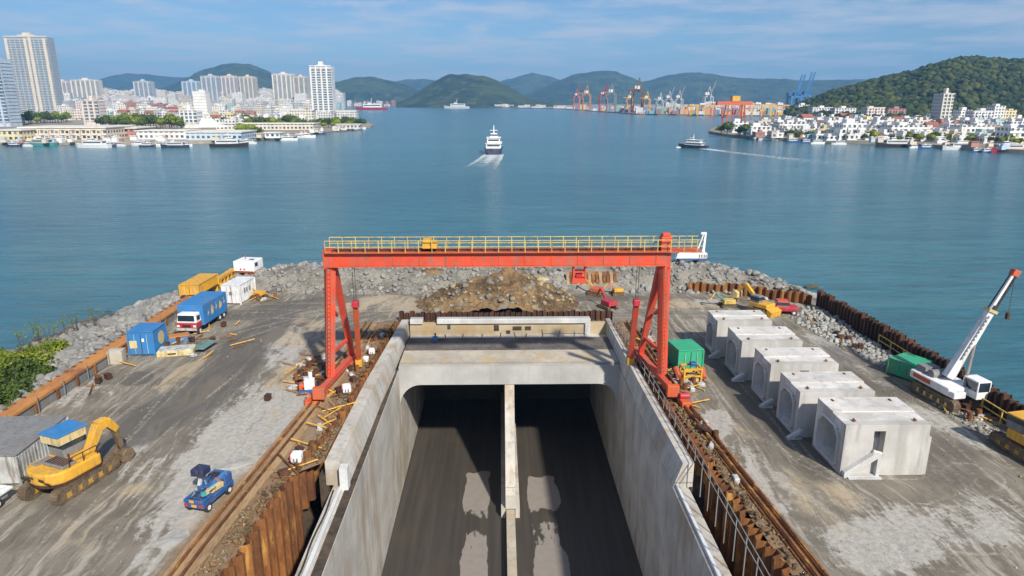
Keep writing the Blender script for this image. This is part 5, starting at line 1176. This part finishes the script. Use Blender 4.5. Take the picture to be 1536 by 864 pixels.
def tower(pl, pr, yt, yb, cname, label, nb, d=16, wing=.8, crown=2, zb=-1.2, strip='towerglass', shaft=None, piers=None, slabc=None, sh=.9):
    """high rise: shaft, projecting wings, glazing strips between them, floor slabs, crown"""
    a = P(pl, yb, zb); b = P(pr, yb, zb); c = (a+b)/2; w = (b-a).length; h = Pd((pl+pr)/2, yt, c.y).z-zb
    root = thing('high_rise', label, 'tower block', (c.x, c.y, zb)); colr = COLS[cname]+(1,)
    o = MB().bb(-w/2, w/2, 0, d, 0, h*.97).build('shaft', M['plain'], root); o.color = shaft or colr
    bw = w/nb
    for i in range(nb):
        x = -w/2+bw*i
        MB().bb(x+bw*.3, x+bw*.98, -.25, -.003, 4, h*.94).build('window_bay', M[strip], root)
        if piers and i not in piers: continue
        f = MB().bb(x+.0, x+bw*(.6 if piers else .28), -1.1, -.003, 0, h*(.97 if i % 2 else .955)).build('pier', M['plain'], root); f.color = colr
    m = MB()
    for z in np.arange(4, h*.95, 3.): m.bb(-w/2+.3, w/2-.3, -.75, -.26, z-.22, z-.22+sh)
    for z in np.arange(4, h*.95, 3.): m.bb(w/2+.003, w/2+.4, 1, d-1, z-.2, z+.3); m.bb(-w/2-.4, -w/2-.003, 1, d-1, z-.2, z+.3)
    f = m.build('floor_slabs', M['plain'], root); f.color = slabc or colr
    m = MB(); m.bb(-w*.2, w*.2, d*.1, d*.7, h*.97+.003, h*1.0); m.bb(-w*.1, w*.08, d*.2, d*.5, h*1.0+.003, h*1.0+4); f = m.build('crown', M['plain'], root); f.color = colr
    m = MB(); m.bb(-w/2-.3, w/2+.3, -1.2, .3, h*.972, h*.985); f = m.build('parapet', M['plain'], root); f.color = colr
    return root
tower(27, 89, 52, 169, 'beige', 'tallest tower on the left, beige piers with blue-grey glazing', 9, 20, piers=(0, 4, 5, 8), slabc=(.62, .62, .6, 1), sh=.85, shaft=(.3, .36, .42, 1))
tower(470, 501, 97, 178, 'white', 'slim white 25-storey tower at the tip of the left city', 4, 18)
tower(412, 445, 110, 162.5, 'cream', 'cream tower block just left of the slim white tower, the wider of the pair', 5, 18)
tower(443, 465, 114, 163, 'beige', 'narrower beige tower block touching the slim white tower', 3, 18)
tower(306, 334, 113, 162.5, 'light grey', 'pale grey-green tower, left one of three matching towers under the green hill', 4, 18)
tower(336, 360, 113, 162.5, 'pale pink', 'pinkish tower, middle one of three matching towers under the green hill', 4, 18)
tower(363, 387, 114, 162.5, 'beige', 'beige tower, right one of three matching towers under the green hill', 4, 18)
tower(277, 304, 121, 162.5, 'pale blue', 'blue-grey tower left of the three matching towers', 4, 18)
tower(205, 232, 121, 162.5, 'light grey', 'light grey tower standing alone in front of the bluish far hills', 4, 18)
tower(112, 154, 119, 162.5, 'cream', 'wide cream tower block with a yellow crown right of the tallest tower', 6, 18)
tower(86, 110, 121, 162.5, 'pale pink', 'pinkish-yellow tower block touching the right side of the tallest tower', 4, 18)
tower(-12, 16, 84, 190, 'pale blue', 'pale blue-white tower cut by the left edge of the photo', 3, 16)
tower(7, 24, 122, 180, 'light grey', 'grey narrow tower between the left photo edge and the tallest tower', 2, 12)
r_, _ = building(294, 313, 138, 184, 'white', 'plain bright white windowless tower in the middle of the left city', mat='plain', name='white_tower')
tower(1407, 1424, 139, 190, 'cream', 'lone slim cream high-rise on the right headland', 3, 14, shaft=(.35, .36, .38, 1))
tower(128, 152, 150, 188, 'pale pink', 'small pink and white mid-rise near the trees left of the maroon shed', 3, 12)
tower(272, 297, 165, 192, 'white', 'white mid-rise with dark window columns in front of the white tower', 4, 12)
# waterfront sheds
for (pl, pr, yt, yb, cn, lb, rf, dp) in ((32, 160, 192, 210, 'beige', 'long beige terminal building on the left quay with rows of openings', 'flatpale', 30), (0, 34, 196, 212, 'pale yellow', 'low yellowish quay shed at the left edge', 'flatpale', 18), (160, 182, 190, 206, 'pale yellow', 'cream quay office between the beige terminal and the maroon shed', 'flatpale', 16),
        (176, 206, 193, 207, 'brick red', 'maroon walled quay shed', 'flatpale', 24), (206, 280, 197, 209, 'white', 'long white-roofed quay shed right of the maroon shed', 'flatpale', 20), (280, 362, 199, 210, 'pale blue', 'blue-fronted ferry terminal with a white flat roof', 'flatpale', 26),
        (325, 470, 186, 195, 'cream', 'long cream promenade building behind the ferry terminal', 'flatpale', 18), (398, 420, 200, 207, 'white', 'small white quay kiosk by the moored launches', 'flatpale', 8), (504, 535, 166, 178, 'white', 'long white block at the tip of the left city right of the slim tower', 'flatpale', 14),
        (436, 470, 166, 182, 'cream', 'cream block left of the foot of the slim white tower', 'flatpale', 14), (505, 540, 187, 193, 'pale pink', 'low pinkish quay building at the very tip of the left city', 'flatpale', 8)):
    building(pl, pr, yt, yb, cn, lb, roof=rf, depth=dp, name='quay_shed' if yb > 200 else 'apartment_building')
tn = thing('terminal_roof', 'white sail-like roof hump on the blue-fronted ferry terminal', 'roof canopy', (*P(315, 206, -1.2).xy, 5.0))
MB().prism([(-8, 0), (9, 0), (7, 1.2), (2, 2.2), (-1, 5.2), (-4, 5.8), (-6, 2)], 0, 10, 'y').build('shell', M['cleanwhite'], tn)
# city fill
q = np.random.RandomState(23)
names = list(COLS); wts = np.array([.5, .18, .05, .06, .1, .03, .03, .02, .03])
def zone_left(u):
    return 'around the foot of the tallest left tower' if u < 100 else 'right of the tallest tower' if u < 205 else 'near the lone grey tower' if u < 270 else 'around the three matching towers' if u < 400 else 'around the slim white tower'
rows = [(190, 12, 8, 13), (186, 10, 7, 13), (180, 13, 6, 14), (174, 15, 8, 15), (170, 15, 9, 17), (167, 13, 10, 20), (164.5, 12, 12, 22), (162.5, 12, 13, 23), (161, 14, 14, 25), (159.7, 12, 14, 26), (158.6, 12, 14, 26)]
farmat = M['facade'].copy(); farmat.name = 'far_facade'; nt_ = farmat.node_tree; gi_ = nt_.nodes.new('ShaderNodeNewGeometry'); rr_ = nt_.nodes.new('ShaderNodeValToRGB'); rr_.color_ramp.interpolation = 'CONSTANT'
for k_, (ps, cc0) in enumerate(((0, (.74, .73, .7)), (.35, (.7, .6, .46)), (.55, (.62, .52, .42)), (.7, (.72, .72, .72)), (.85, (.6, .46, .4)), (.94, (.5, .56, .58)))):
    e_ = rr_.color_ramp.elements[k_] if k_ < 2 else rr_.color_ramp.elements.new(ps); e_.position = ps; e_.color = cc0+(1,)
nt_.links.new(gi_.outputs['Random Per Island'], rr_.inputs[0])
for l_ in list(nt_.links):
    if l_.from_node.type == 'OBJECT_INFO' and l_.from_socket.name == 'Color': ts_ = l_.to_socket; nt_.links.remove(l_); nt_.links.new(rr_.outputs[0], ts_)
M['cityfar'] = farmat
farM = MB()
for ri, (yb, wpx, h0, h1) in enumerate(rows):
    u = -15+q.uniform(0, 8)
    end = {190: 400, 186: 455, 180: 478}.get(yb, 500)
    while u < end:
        w = wpx*q.uniform(.6, 1.5); hp_ = q.uniform(h0, h1)*(1.15 if q.rand() < .15 else 1)
        if yb == 190 and u < 300: u += 10; continue
        if yb == 186 and (150 < u < 272 or 20 < u < 125): u += 12; continue
        if yb > 168 and 30 < u+w/2 < 92: u += w; continue
        if yb < 163:
            a = P(u, yb, -1.2); b = P(u+w, yb, -1.2); hh_ = Pd(u, yb-hp_, a.y).z+1.2; farM.bb(a.x, b.x, a.y, a.y+30, -1.2, hh_); farM.bb(a.x+(b.x-a.x)*.3, a.x+(b.x-a.x)*.6, a.y+5, a.y+16, hh_+.01, hh_+3.5)
            for zf in np.arange(2, hh_-3, 3.): farM.bb(a.x-.3, b.x+.3, a.y-.6, a.y-.01, zf, zf+1.2)
            u += w*q.uniform(.75, 1.15); continue
        cn = names[q.choice(9, p=wts/wts.sum())]; z = ('low', 'mid-rise', 'tall')[min(2, int(hp_/(9 if yb > 170 else 12)))]
        building(u, u+w, yb-hp_, yb+q.uniform(-1, 1), cn, '%s %s block %s %s' % (z, cn, ('in front rows', 'in middle rows', 'in back rows')[min(2, ri//3)], zone_left(u)), 'apartment buildings of the left city', roof=('gable' if q.rand() < .07 and hp_ < 12 else None), rz=q.choice([0, 0, .25, -.2]))
        u += w*q.uniform(.75, 1.15)
fo_ = farM.build('distant_buildings', M['cityfar'], label='dense mass of far pale buildings at the back of the left city', cat='buildings', kind='stuff'); fo_.color = (.66, .63, .58, 1)
# right headland town
for (pl, pr, yt, yb, cn, lb) in ((1168, 1212, 185, 201, 'white', 'long white three-storey block on the headland waterfront left'), (1262, 1297, 187, 209, 'white', 'cubic white block right by the headland shore'), (1335, 1392, 190, 208, 'white', 'long white two-storey block behind the headland quay'), (1098, 1122, 184, 199, 'white', 'white building with a yellow roof at the headland tip'), (1120, 1156, 191, 203, 'white', 'low white building beside the headland tip'),
        (1196, 1216, 158, 178, 'white', 'white block highest at the left foot of the wooded hill'), (1217, 1247, 162, 182, 'white', 'second white block at the left foot of the wooded hill'), (1250, 1282, 163, 183, 'white', 'white block with grey side at the middle foot of the wooded hill'), (1298, 1325, 162, 184, 'pale pink', 'pinkish striped block at the foot of the wooded hill'), (1329, 1357, 164, 184, 'brick red', 'reddish block with white bands at the foot of the wooded hill'),
        (1438, 1456, 166, 186, 'white', 'white block just right of the lone slim high-rise'), (1457, 1487, 167, 187, 'white', 'white block with a dark arcade right of the high-rise'), (1488, 1504, 160, 186, 'white', 'tall white narrow block on the right headland'), (1504, 1522, 166, 186, 'pale yellow', 'yellow block on the right headland'), (1440, 1490, 190, 207, 'white', 'long white row building by the right quay'), (1512, 1534, 194, 216, 'white', 'white gabled building at the right edge quay')):
    building(pl, pr, yt, yb, cn, lb, depth=12, rz=.0)
def zone_right(u): return 'at the headland tip' if u < 1170 else 'in the left of the headland' if u < 1260 else 'amid the headland' if u < 1400 else 'in the right of the headland'
wr = np.array([.62, .1, .07, .06, .04, .02, .03, .03, .03])
for ri, (yb, u0, wpx, h0, h1) in enumerate(((210, 1215, 15, 5, 10), (206, 1120, 13, 5, 10), (201, 1110, 13, 6, 11), (197, 1130, 13, 6, 11), (193, 1140, 13, 7, 12), (189, 1155, 13, 7, 12), (185, 1170, 12, 7, 11), (181, 1185, 12, 6, 10), (178, 1200, 11, 5, 9))):
    u = u0+q.uniform(0, 10)
    while u < 1545:
        w = wpx*q.uniform(.6, 1.5); hp_ = q.uniform(h0, h1)
        if q.rand() < .06: u += w*.6; continue
        if yb < 182 and u > 1300 and q.rand() < .5: u += w; continue
        cn = names[q.choice(9, p=wr/wr.sum())]; yy_ = yb+q.uniform(-1.5, 1.5)+max(0, (u-1350)*.035 if yb > 195 else 0)
        building(u, u+w, yy_-hp_, yy_, cn, '%s %s house %s %s' % (('low', 'tall')[hp_ > 8.5], cn, ('near the quay', 'in middle rows', 'under the wood')[min(2, ri//3)], zone_right(u)), 'houses of the headland town', roof=('gable' if q.rand() < .05 else None), depth=11, name='town_house', cat='house', rz=q.choice([0, .2, -.15]))
        u += w*q.uniform(.8, 1.2)
# trees along the two waterfronts
tv = []
for k in range(4):
    qq = np.random.RandomState(50+k); lc = leafcloud((0, 0, 4.2), 4.6, 520, qq, .75, 1.0); me = lc.build('crown', M['leaf' if k % 2 else 'leafy']); 
    tk_ = MB().tube((0, 0, 0), (0, 0, 4.5), .35, .2, 7).tube((0, 0, 3), (1.6, .3, 6), .16, .08, 5).tube((0, 0, 3), (-1.5, -.3, 6), .16, .08, 5).build('trunk', M['bark']); core = MB().ball((0, 0, 5.6), 3.1, 2, .18, (1.1, 1.1, .75), k).build('inner_leaves', M['leaf' if k % 2 else 'leafy'])
    tv.append((me.data, tk_.data, core.data)); [bpy.data.objects.remove(z) for z in (me, tk_, core)]
def tree(u, v, s, label, group, zb=-1.2):
    p = P(u, v, zb); k = random.randrange(4); t = thing('tree', label, 'tree', p, random.uniform(0, 6), group); t.scale = (s, s, s*random.uniform(.8, 1.1))
    for nm, me in zip(('crown', 'trunk'), tv[k][:2]):
        o = bpy.data.objects.new(nm, me); col.objects.link(o); o.parent = t
        if nm == 'crown': i_ = bpy.data.objects.new('inner_leaves', tv[k][2]); col.objects.link(i_); i_.parent = o
def treeline(u0, u1, y0, y1, n, s, where):
    for i in range(n):
        u = u0+(u1-u0)*(i+random.random()*.8)/n; v = y0+(y1-y0)*(u-u0)/(u1-u0)+random.uniform(-1.5, 1.5); sz = s*random.uniform(.75, 1.3)
        tree(u, v, sz, '%s round green tree %s' % (('small', 'large')[sz > s], where), 'trees '+where)
treeline(14, 105, 187, 184, 24, 1.15, 'at the foot of the tallest left tower')
treeline(150, 274, 192, 194, 28, 1.1, 'between the pink mid-rise and the white mid-rise')
treeline(300, 345, 188, 188, 7, .7, 'in front of the plain white tower')
treeline(362, 470, 190, 192, 24, .95, 'along the promenade of the left city')
treeline(466, 545, 192, 190, 16, .85, 'at the tip of the left city'); treeline(360, 392, 205, 203, 5, .8, 'beside the ferry terminal')
treeline(1175, 1400, 205, 213, 30, .5, 'behind the headland quay'); treeline(1400, 1536, 211, 218, 18, .5, 'on the right quay'); treeline(1080, 1120, 201, 204, 4, .8, 'at the headland tip'); treeline(1200, 1530, 188, 190, 30, .6, 'among the headland houses'); treeline(1190, 1400, 197, 199, 18, .5, 'among the headland houses')
# ------------------------------------------------------------------ boats
def boat(label, u, v, lpx, heading, hullm, superm, decks=1, mast=True, group=None, cat='boat', L=None):
    p = P(u, v, -3); dist = (p-CAM).length
    L = L or lpx*dist/1024*1.02; B = L*.24; t = thing('ferry' if decks > 1 else 'moored_boat', label, cat, (p.x, p.y, -3), heading, group)
    fb_ = L*.075+.3
    secs = []
    for k, (f, wf, zf) in enumerate(((-.5, .8, 1), (-.3, .98, 1), (0, 1, 1), (.25, .85, 1.08), (.4, .5, 1.25), (.5, .03, 1.45))):
        y = f*L; secs.append([(-B/2*wf, y, fb_*zf), (-B/2*wf*.72, y*(.96 if f > 0 else 1), -.6), (B/2*wf*.72, y*(.96 if f > 0 else 1), -.6), (B/2*wf, y, fb_*zf)])
    vs = sum(secs, []); fs = []
    for i in range(5):
        for j in range(3): a = i*4+j; fs.append((a, a+1, a+5, a+4))
        fs.append((i*4+3, i*4, i*4+4, i*4+7))
    fs += [(0, 1, 2, 3), (20, 23, 22, 21)]
    MB().add(vs, fs).build('hull', hullm, t)
    z = fb_+.02; w = B*.8; y0, y1 = -.34*L, .24*L
    for dk in range(decks):
        hd = max(1.1, L*.075) if decks > 1 else max(1.2, L*.1)
        s = MB().bb(-w/2, w/2, y0, y1, z, z+hd).build('deckhouse', superm, t)
        m = MB(); m.bb(-w/2-.04, w/2+.04, y0+L*.03, y1-L*.02, z+hd*.45, z+hd*.75); m.bb(-w*.42, w*.42, y0-.05, y1+.05, z+hd*.45, z+hd*.75); m.build('window_band', M['glass'], s)
        MB().bb(-w/2-.25, w/2+.25, y0-.4, y1+.3, z+hd+.002, z+hd+.12).build('deck_edge', superm, t)
        z += hd+.13; w *= .86; y0 += L*.06; y1 -= L*.05
    s = MB().box((0, (y0+y1)/2+L*.08, z+L*.03), (w*.7, L*.14, L*.06), taper=.85).build('wheelhouse', superm, t)
    MB().box((0, (y0+y1)/2+L*.08, z+L*.035), (w*.66, L*.145, L*.022), taper=.95).build('window_band', M['glass'], s)
    if mast: m = MB(); m.tube((0, 0, z), (0, -.02*L, z+L*.19), .012*L, .005*L, 6); m.bar((-L*.05, -.01*L, z+L*.11), (L*.05, -.01*L, z+L*.11), .008*L); m.build('mast', M['cleanwhite'], t)
    m = MB(); 
    for k in (-1, 1): m.bar((k*B*.4, -.48*L, fb_+.5), (k*B*.46, .3*L, fb_+.6), .07)
    m.build('deck_rail', M['pale'], t)
    return t
fe = boat('white ferry with a tall mast seen from astern in the middle of the bay', 741, 229, 30, R(-1), M['navy'], M['cleanwhite'], 2, L=24, cat='ferry')
fe.scale = (1.55, 1.15, 1.25)
f2 = boat('dark-hulled white ferry crossing to the left on the right of the bay', 1039, 222, 34, R(48), M['navy'], M['cleanwhite'], 2, L=17, cat='ferry')
blist = [(62, 217, 36, 'green-hulled grey patrol boat by the left quay', 'teal', 'pale', R(86)), (92, 215, 20, 'small white launch beside the grey patrol boat', 'cleanwhite', 'cleanwhite', R(95)), (140, 220, 44, 'white twin-deck launch at the left quay below the pink mid-rise', 'cleanwhite', 'cleanwhite', R(84)), (178, 218, 18, 'small white boat right of the twin-deck launch', 'white', 'white', R(90)),
         (262, 220, 36, 'low dark boat with a white cabin in front of the maroon shed', 'navy', 'cleanwhite', R(90)), (345, 219, 50, 'black-hulled white passenger ship moored at the ferry terminal', 'rubber', 'cleanwhite', R(-86)), (433, 209, 24, 'white motor yacht at the right end of the ferry quay, the nearer of two', 'cleanwhite', 'cleanwhite', R(-80)), (458, 205, 28, 'white motor yacht at the right end of the ferry quay, the farther of two', 'cleanwhite', 'cleanwhite', R(-78)),
         (538, 192, 20, 'small white boat off the tip of the left city', 'cleanwhite', 'cleanwhite', R(-85)), (218, 215, 22, 'small grey boat left of the low dark boat', 'gray', 'white', R(90)), (20, 216, 20, 'small dark boat at the left photo edge', 'navy', 'white', R(90)),
         (1131, 207, 12, 'tiny white boat left of the headland launches', 'cleanwhite', 'cleanwhite', R(85)), (1152, 209, 26, 'white launch at the headland tip quay', 'cleanwhite', 'cleanwhite', R(85)), (1215, 211, 24, 'low dark barge with a white cabin off the headland town', 'navy', 'white', R(88)), (1293, 213, 28, 'white motor launch below the cubic white block', 'cleanwhite', 'cleanwhite', R(-88)), (1340, 219, 46, 'black-hulled white ship with a mast at the headland quay', 'rubber', 'cleanwhite', R(88)),
         (1438, 223, 40, 'white twin-cabin boat at the right quay', 'cleanwhite', 'cleanwhite', R(88)), (1508, 227, 50, 'red and black hulled boat at the right photo edge', 'crimson', 'white', R(88)), (685, 161, 36, 'white cargo ship far off below the wooded island hill', 'white', 'white', R(90)), (1272, 213, 14, 'small dark skiff between the barge and the white launch', 'rubber', 'pale', R(88)), (1245, 212, 16, 'small grey skiff off the cubic white block', 'gray', 'pale', R(90))]
for (u, v, l, lb, hm, sm, hd) in blist: boat(lb, u, v+1.6, l, hd, M[hm], M[sm], 1, l > 20)
q = np.random.RandomState(301)
for i in range(16):
    u = q.uniform(0, 480); v = float(np.interp(u, [0, 60, 330, 400, 470, 555], [217, 218.5, 216, 210, 201, 192.5]))+q.uniform(1, 3.5); sz_ = q.uniform(12, 26)
    boat('%s white launch moored along the left city quay' % ('small' if sz_ < 18 else 'larger'), u, v, sz_, R(q.choice([85, -88, 80])), M['cleanwhite' if i % 3 else 'navy'], M['cleanwhite'], 1, False, 'launches at the left city quay')
for i in range(9):
    u = q.uniform(1150, 1530); v = float(np.interp(u, [1110, 1160, 1260, 1400, 1536], [207.5, 211, 215, 222.5, 231]))+q.uniform(1, 2.5)
    boat('small white launch moored along the headland quay', u, v, q.uniform(10, 20), R(q.choice([85, -88])), M['cleanwhite' if i % 2 else 'deepblue'], M['cleanwhite'], 1, False, 'launches at the headland quay')
# far red tanker
rs_ = boat('far red tanker moored behind the tip of the left city', 557, 165, 44, R(90), M['crimson'], M['cleanwhite'], 1, True)
m = MB()
for k in (-.35, -.1, .15): m.tube((0, k*35, 3), (0, k*35, 14), .5, .3, 6)
m.build('deck_posts', M['crimson'], rs_)
# wakes
def wake(c, hd, L, w0, w1, inten, label, tail=None):
    n, m_ = 60, 15; t = np.linspace(0, 1, n); s = np.linspace(-1, 1, m_); T, Sx = np.meshgrid(t, s, indexing='ij')
    wd = w0+(w1-w0)*T; x = Sx*wd; y = -T*L
    if tail: x = x+tail*T**2*L
    X_ = c[0]+x*math.cos(hd)-y*math.sin(hd); Y_ = c[1]+x*math.sin(hd)+y*math.cos(hd)
    F_ = inten*(1-T)**1.1*(.25+.75*np.abs(Sx)**3)*(1-sstep(np.abs(Sx), .8, 1))+inten*.5*np.exp(-(Sx/.35)**2)*(1-T)**2
    gridmesh('wake', X_, Y_, np.full_like(X_, -2.985), M['foam'], attrs={'foam': F_}, label=label, cat='wake', kind='stuff')
wake((fe.location.x, fe.location.y-11.5), R(-3), 112, 5.2, 8.5, 1.7, 'white foam wake spreading behind the middle ferry', -.03)
wake((fe.location.x-6, fe.location.y-70), R(-30), 160, 8, 24, .3, 'faint curved wake trailing off behind the middle ferry', -.1)
wake((f2.location.x+4, f2.location.y-5), R(16), 60, 2.8, 4.5, 1.9, 'white foam wake behind the dark-hulled ferry')
wake((f2.location.x+9, f2.location.y-24), R(16), 150, 3.6, 10, 1.25, 'long faint wake of the dark-hulled ferry', .06)
MB().ball((f2.location.x-6.3, f2.location.y+4.5, -3), 1.3, 1, .3, (1.6, 1, .35)).build('bow_wave', M['cleanwhite'], label='small white bow wave of the dark-hulled ferry', cat='wave')
# ------------------------------------------------------------------ container port
def quay_crane(u, v, H, colr, label, boom_up=False, span=None, sc=1., turn=0):
    p = P(u, v, -1.2); t = thing('quay_crane', label, 'port crane', p, turn); H = H*.66
    w = H*.3; m = MB(); b = H*.032
    for x in (-w/2, w/2):
        for y in (0, w): m.bar((x, y, 0), (x, y, H*.62), b)
        m.bar((x, 0, H*.3), (x, w, H*.3), b*.8); m.bar((x, 0, 0), (x, w, H*.3), b*.6)
    m.bar((-w/2, 0, H*.3), (w/2, 0, H*.3), b*.8); m.bar((-w/2, 0, H*.62), (w/2, 0, H*.62), b); m.bar((-w/2, w, H*.62), (w/2, w, H*.62), b); m.build('legs', colr, t)
    m = MB(); m.bar((0, -.1*H, H*.66), (0, w+H*.3, H*.66), b*1.4); m.build('girder', colr, t)
    m = MB(); m.bar((-w*.3, 0, H*.62), (0, 0, H), b*.8); m.bar((w*.3, 0, H*.62), (0, 0, H), b*.8); m.bar((0, 0, H), (0, w+H*.2, H*.67), b*.4); m.build('apex', colr, t)
    m = MB()
    if boom_up: m.bar((0, -.1*H, H*.66), (H*.12, -H*.28, H*1.15), b*1.2, b*.7)
    else: m.bar((0, -.1*H, H*.66), (-H*.45, -H*.5, H*.68), b*1.2, b*.7)
    m.build('boom', colr, t); MB().box((0, w+H*.05, H*.73), (w*.5, w*.6, H*.1)).build('machine_house', M['white'], t); return t
quay_crane(865, 165, 75, M['redo'], 'red and white quay crane farthest left in the port', True); quay_crane(880, 166, 85, M['orange'], 'orange quay crane with a white tip, second from the left in the port'); quay_crane(905, 167, 78, M['crimson'], 'dark red quay crane with raised boom in the port', True); quay_crane(917, 168, 85, M['gray'], 'grey quay crane with a white tip in the port')
quay_crane(957, 169, 96, M['rust'], 'tallest brown quay crane with a lattice top in the port'); quay_crane(945, 168, 62, M['yellow'], 'low yellow quay crane left of the tallest one'); quay_crane(970, 169, 60, M['yellow'], 'low yellow quay crane right of the tallest one'); quay_crane(990, 170, 55, M['pale'], 'pale grey quay crane right of the yellow ones'); quay_crane(1003, 170, 60, M['pale'], 'pale quay crane with raised boom', True); quay_crane(1018, 171, 60, M['pale'], 'pale quay crane in front of the long bluish hills', True)
quay_crane(1062, 171, 70, M['pale'], 'white shipyard crane with a slanting jib in the port', True)
for (u, v, H, w_, lab) in ((1090, 175, 34, 60, 'long orange gantry crane in the right part of the port'), (1135, 175, 32, 66, 'long yellow-orange gantry crane right of the red-orange one'), (1052, 173, 30, 55, 'orange-yellow gantry crane over blue containers'), (1035, 172, 26, 34, 'short yellow gantry crane right of the tallest quay crane'), (1112, 172, 30, 40, 'yellow gantry crane behind the long orange one'), (1150, 171, 30, 44, 'farthest yellow gantry crane at the right end of the port'), (1168, 174, 30, 40, 'orange gantry crane nearest to the blue tower cranes')):
    p = P(u, v, -1.2); t = thing('yard_gantry', lab, 'gantry crane', p); W_ = w_*.75; H *= .62
    cm = M['redo'] if 'long orange' in lab else M['yellow']
    MB().bb(-W_/2, W_/2, -1.5, 1.5, H*.78, H*.88).build('girder', cm, t); m = MB()
    for x in (-W_*.42, -W_*.14, W_*.14, W_*.42):
        m.bar((x-2, -5, 0), (x, 0, H*.72), 1.6); m.bar((x+2, 5, 0), (x, 0, H*.72), 1.6)
    m.build('legs', cm, t); MB().bb(-4, 4, -2.5, 2.5, H*.862, H).build('trolley', M['white'], t)
p = P(1100, 193, -1.2); t = thing('yard_gantry', 'red-orange gantry crane standing behind the headland tip', 'gantry crane', p, R(10)); H = 24; cm = M['redo']; m = MB()
for x in (-9, 9):
    for y in (-4, 4): m.bar((x+(2 if x > 0 else -2)*0, y, 0), (x*.8, y*.5, H*.8), .9)
    m.bar((x, -4, H*.4), (x, 4, H*.4), .6)
m.bar((-9, 0, 0.5), (7, 0, H*.8), .35); m.build('legs', cm, t); MB().bb(-17, 15, -1.6, 1.6, H*.8, H*.92).build('girder', cm, t); MB().bb(-4, 3, -2, 2, H*.925, H*1.1).build('trolley', M['yellow'], t)
# blue twin cranes beyond the headland
for i, (u, s_) in enumerate(((1192, 1), (1206, 1.06))):
    p = P(u, 168, -1.2); H = 72*s_; t = thing('quay_crane', ('blue quay crane with its boom raised, left of the blue pair', 'blue quay crane with its boom raised, right of the blue pair')[i], 'port crane', p); b = 3.
    m = MB()
    for x in (-9, 9):
        for y in (0, 20): m.bar((x, y, 0), (x, y, H*.42), b)
        m.bar((x, 0, H*.2), (x, 20, H*.2), b)
    m.bb(-10, 10, -1, 21, H*.38, H*.43); m.bb(-10, 10, -.5, 1, H*.18, H*.22); m.build('legs', M['blue'], t)
    m = MB(); m.bar((-4, 0, H*.4), (5, -5, H), b, b*.6); m.bar((3, 0, H*.4), (12, -5, H), b, b*.6)
    for k in range(7): f = .45+.08*k; m.bar((-4+9*(f-.4)/.6, -5*(f-.4)/.6, H*f), (3+9*(f-.4)/.6, -5*(f-.4)/.6, H*f), 1.2); m.bar((-4+9*(f-.4)/.6, -5*(f-.4)/.6, H*f), (3+9*(f-.32)/.6, -5*(f-.32)/.6, H*min(1, f+.08)), 1.)
    m.build('boom', M['blue'], t); MB().bb(-14, 2, 4, 18, H*.432, H*.52).build('machine_house', M['deepblue'], t)
# stacked containers and port sheds
q = np.random.RandomState(77); cc_ = [('red', (.5, .07, .05)), ('blue', (.05, .16, .42)), ('orange', (.7, .28, .05)), ('teal', (.05, .38, .4)), ('white', (.7, .7, .7)), ('yellow', (.7, .5, .1)), ('maroon', (.25, .05, .06))]
for i in range(290):
    u = q.uniform(868, 1185); v = np.interp(u, [850, 900, 960, 1180], [163, 167, 171, 173.5])-q.uniform(.3, 4.5); cn, cv = cc_[q.randint(7)]
    p = P(u, v, -1.2); h = q.uniform(2.4, 9); w = q.uniform(5, 15)
    m = MB(); z = 0
    while z < h: m.bb(-w/2+.0, w/2, -3, 3, z, z+2.5); z += 2.6
    part_ = 'left of the tallest quay crane' if u < 950 else 'right of the tallest quay crane' if u < 1040 else 'under the orange gantry cranes'
    o = m.build('container_stack', M['plain'], label='%s %s stack of shipping containers %s' % (('low', 'high')[h > 8], cn, part_), cat='containers', group='container stacks of the port'); o.location = p; o.color = tuple(.7*c_+.3*.35 for c_ in cv)+(1,)
for i in range(34):
    u = q.uniform(600, 860); w = q.uniform(6, 16); v = np.interp(u, [600, 860], [157.8, 163]); building(u, u+w, v-q.uniform(1.5, 5), v-q.uniform(0, .6), 'white' if q.rand() < .8 else 'cream', 'white low shed on the far shore left of the container port', 'sheds on the far shore', roof='flatpale', name='harbour_shed', cat='shed', depth=25)
for i in range(22):
    u = q.uniform(985, 1185); w = q.uniform(5, 18); building(u, u+w, 165-q.uniform(5, 12), 165, 'white', 'white port building behind the container stacks', 'port buildings', name='harbour_shed', cat='shed', depth=25)
for i in range(26):
    u = q.uniform(500, 600); w = q.uniform(3, 9); v = 159.5; building(u, u+w, v-q.uniform(2, 9), v, 'white' if q.rand() < .6 else 'brick red', 'small white or red dock building on the far shore behind the red tanker', 'far dock buildings', name='harbour_shed', cat='shed', depth=25)

# small clutter on the two quays: kiosks, parked vans, awnings
q = np.random.RandomState(91)
for i in range(70):
    if i < 42: u = q.uniform(0, 520); v = np.interp(u, [0, 60, 330, 400, 470, 555], [216, 216.5, 213, 208, 202, 193])-q.uniform(1.5, 5)
    else: u = q.uniform(1110, 1536); v = np.interp(u, [1110, 1260, 1400, 1536], [206, 213, 220, 229])-q.uniform(1.5, 6)
    p = P(u, v, -1.2); w = q.uniform(1.5, 4.5); cn = ['white', 'pale blue', 'beige', 'brick red'][q.choice(4, p=[.3, .15, .35, .2])]
    m = MB().bb(-w/2, w/2, 0, 2.5, 0, q.uniform(1.4, 2.6)); m.bb(-w/2-.3, w/2+.3, -.4, 2.9, 2.61, 2.8) if q.rand() < .6 else m.bb(-w*.3, w*.3, .4, 2, 2.6, 2.9)
    o = m.build('quay_kiosk', M['plain'], label='small %s kiosk on the %s quay edge' % (cn, 'left city' if i < 42 else 'headland'), cat='kiosk', group='quay kiosks'); o.location = p; o.color = COLS[cn]+(1,)
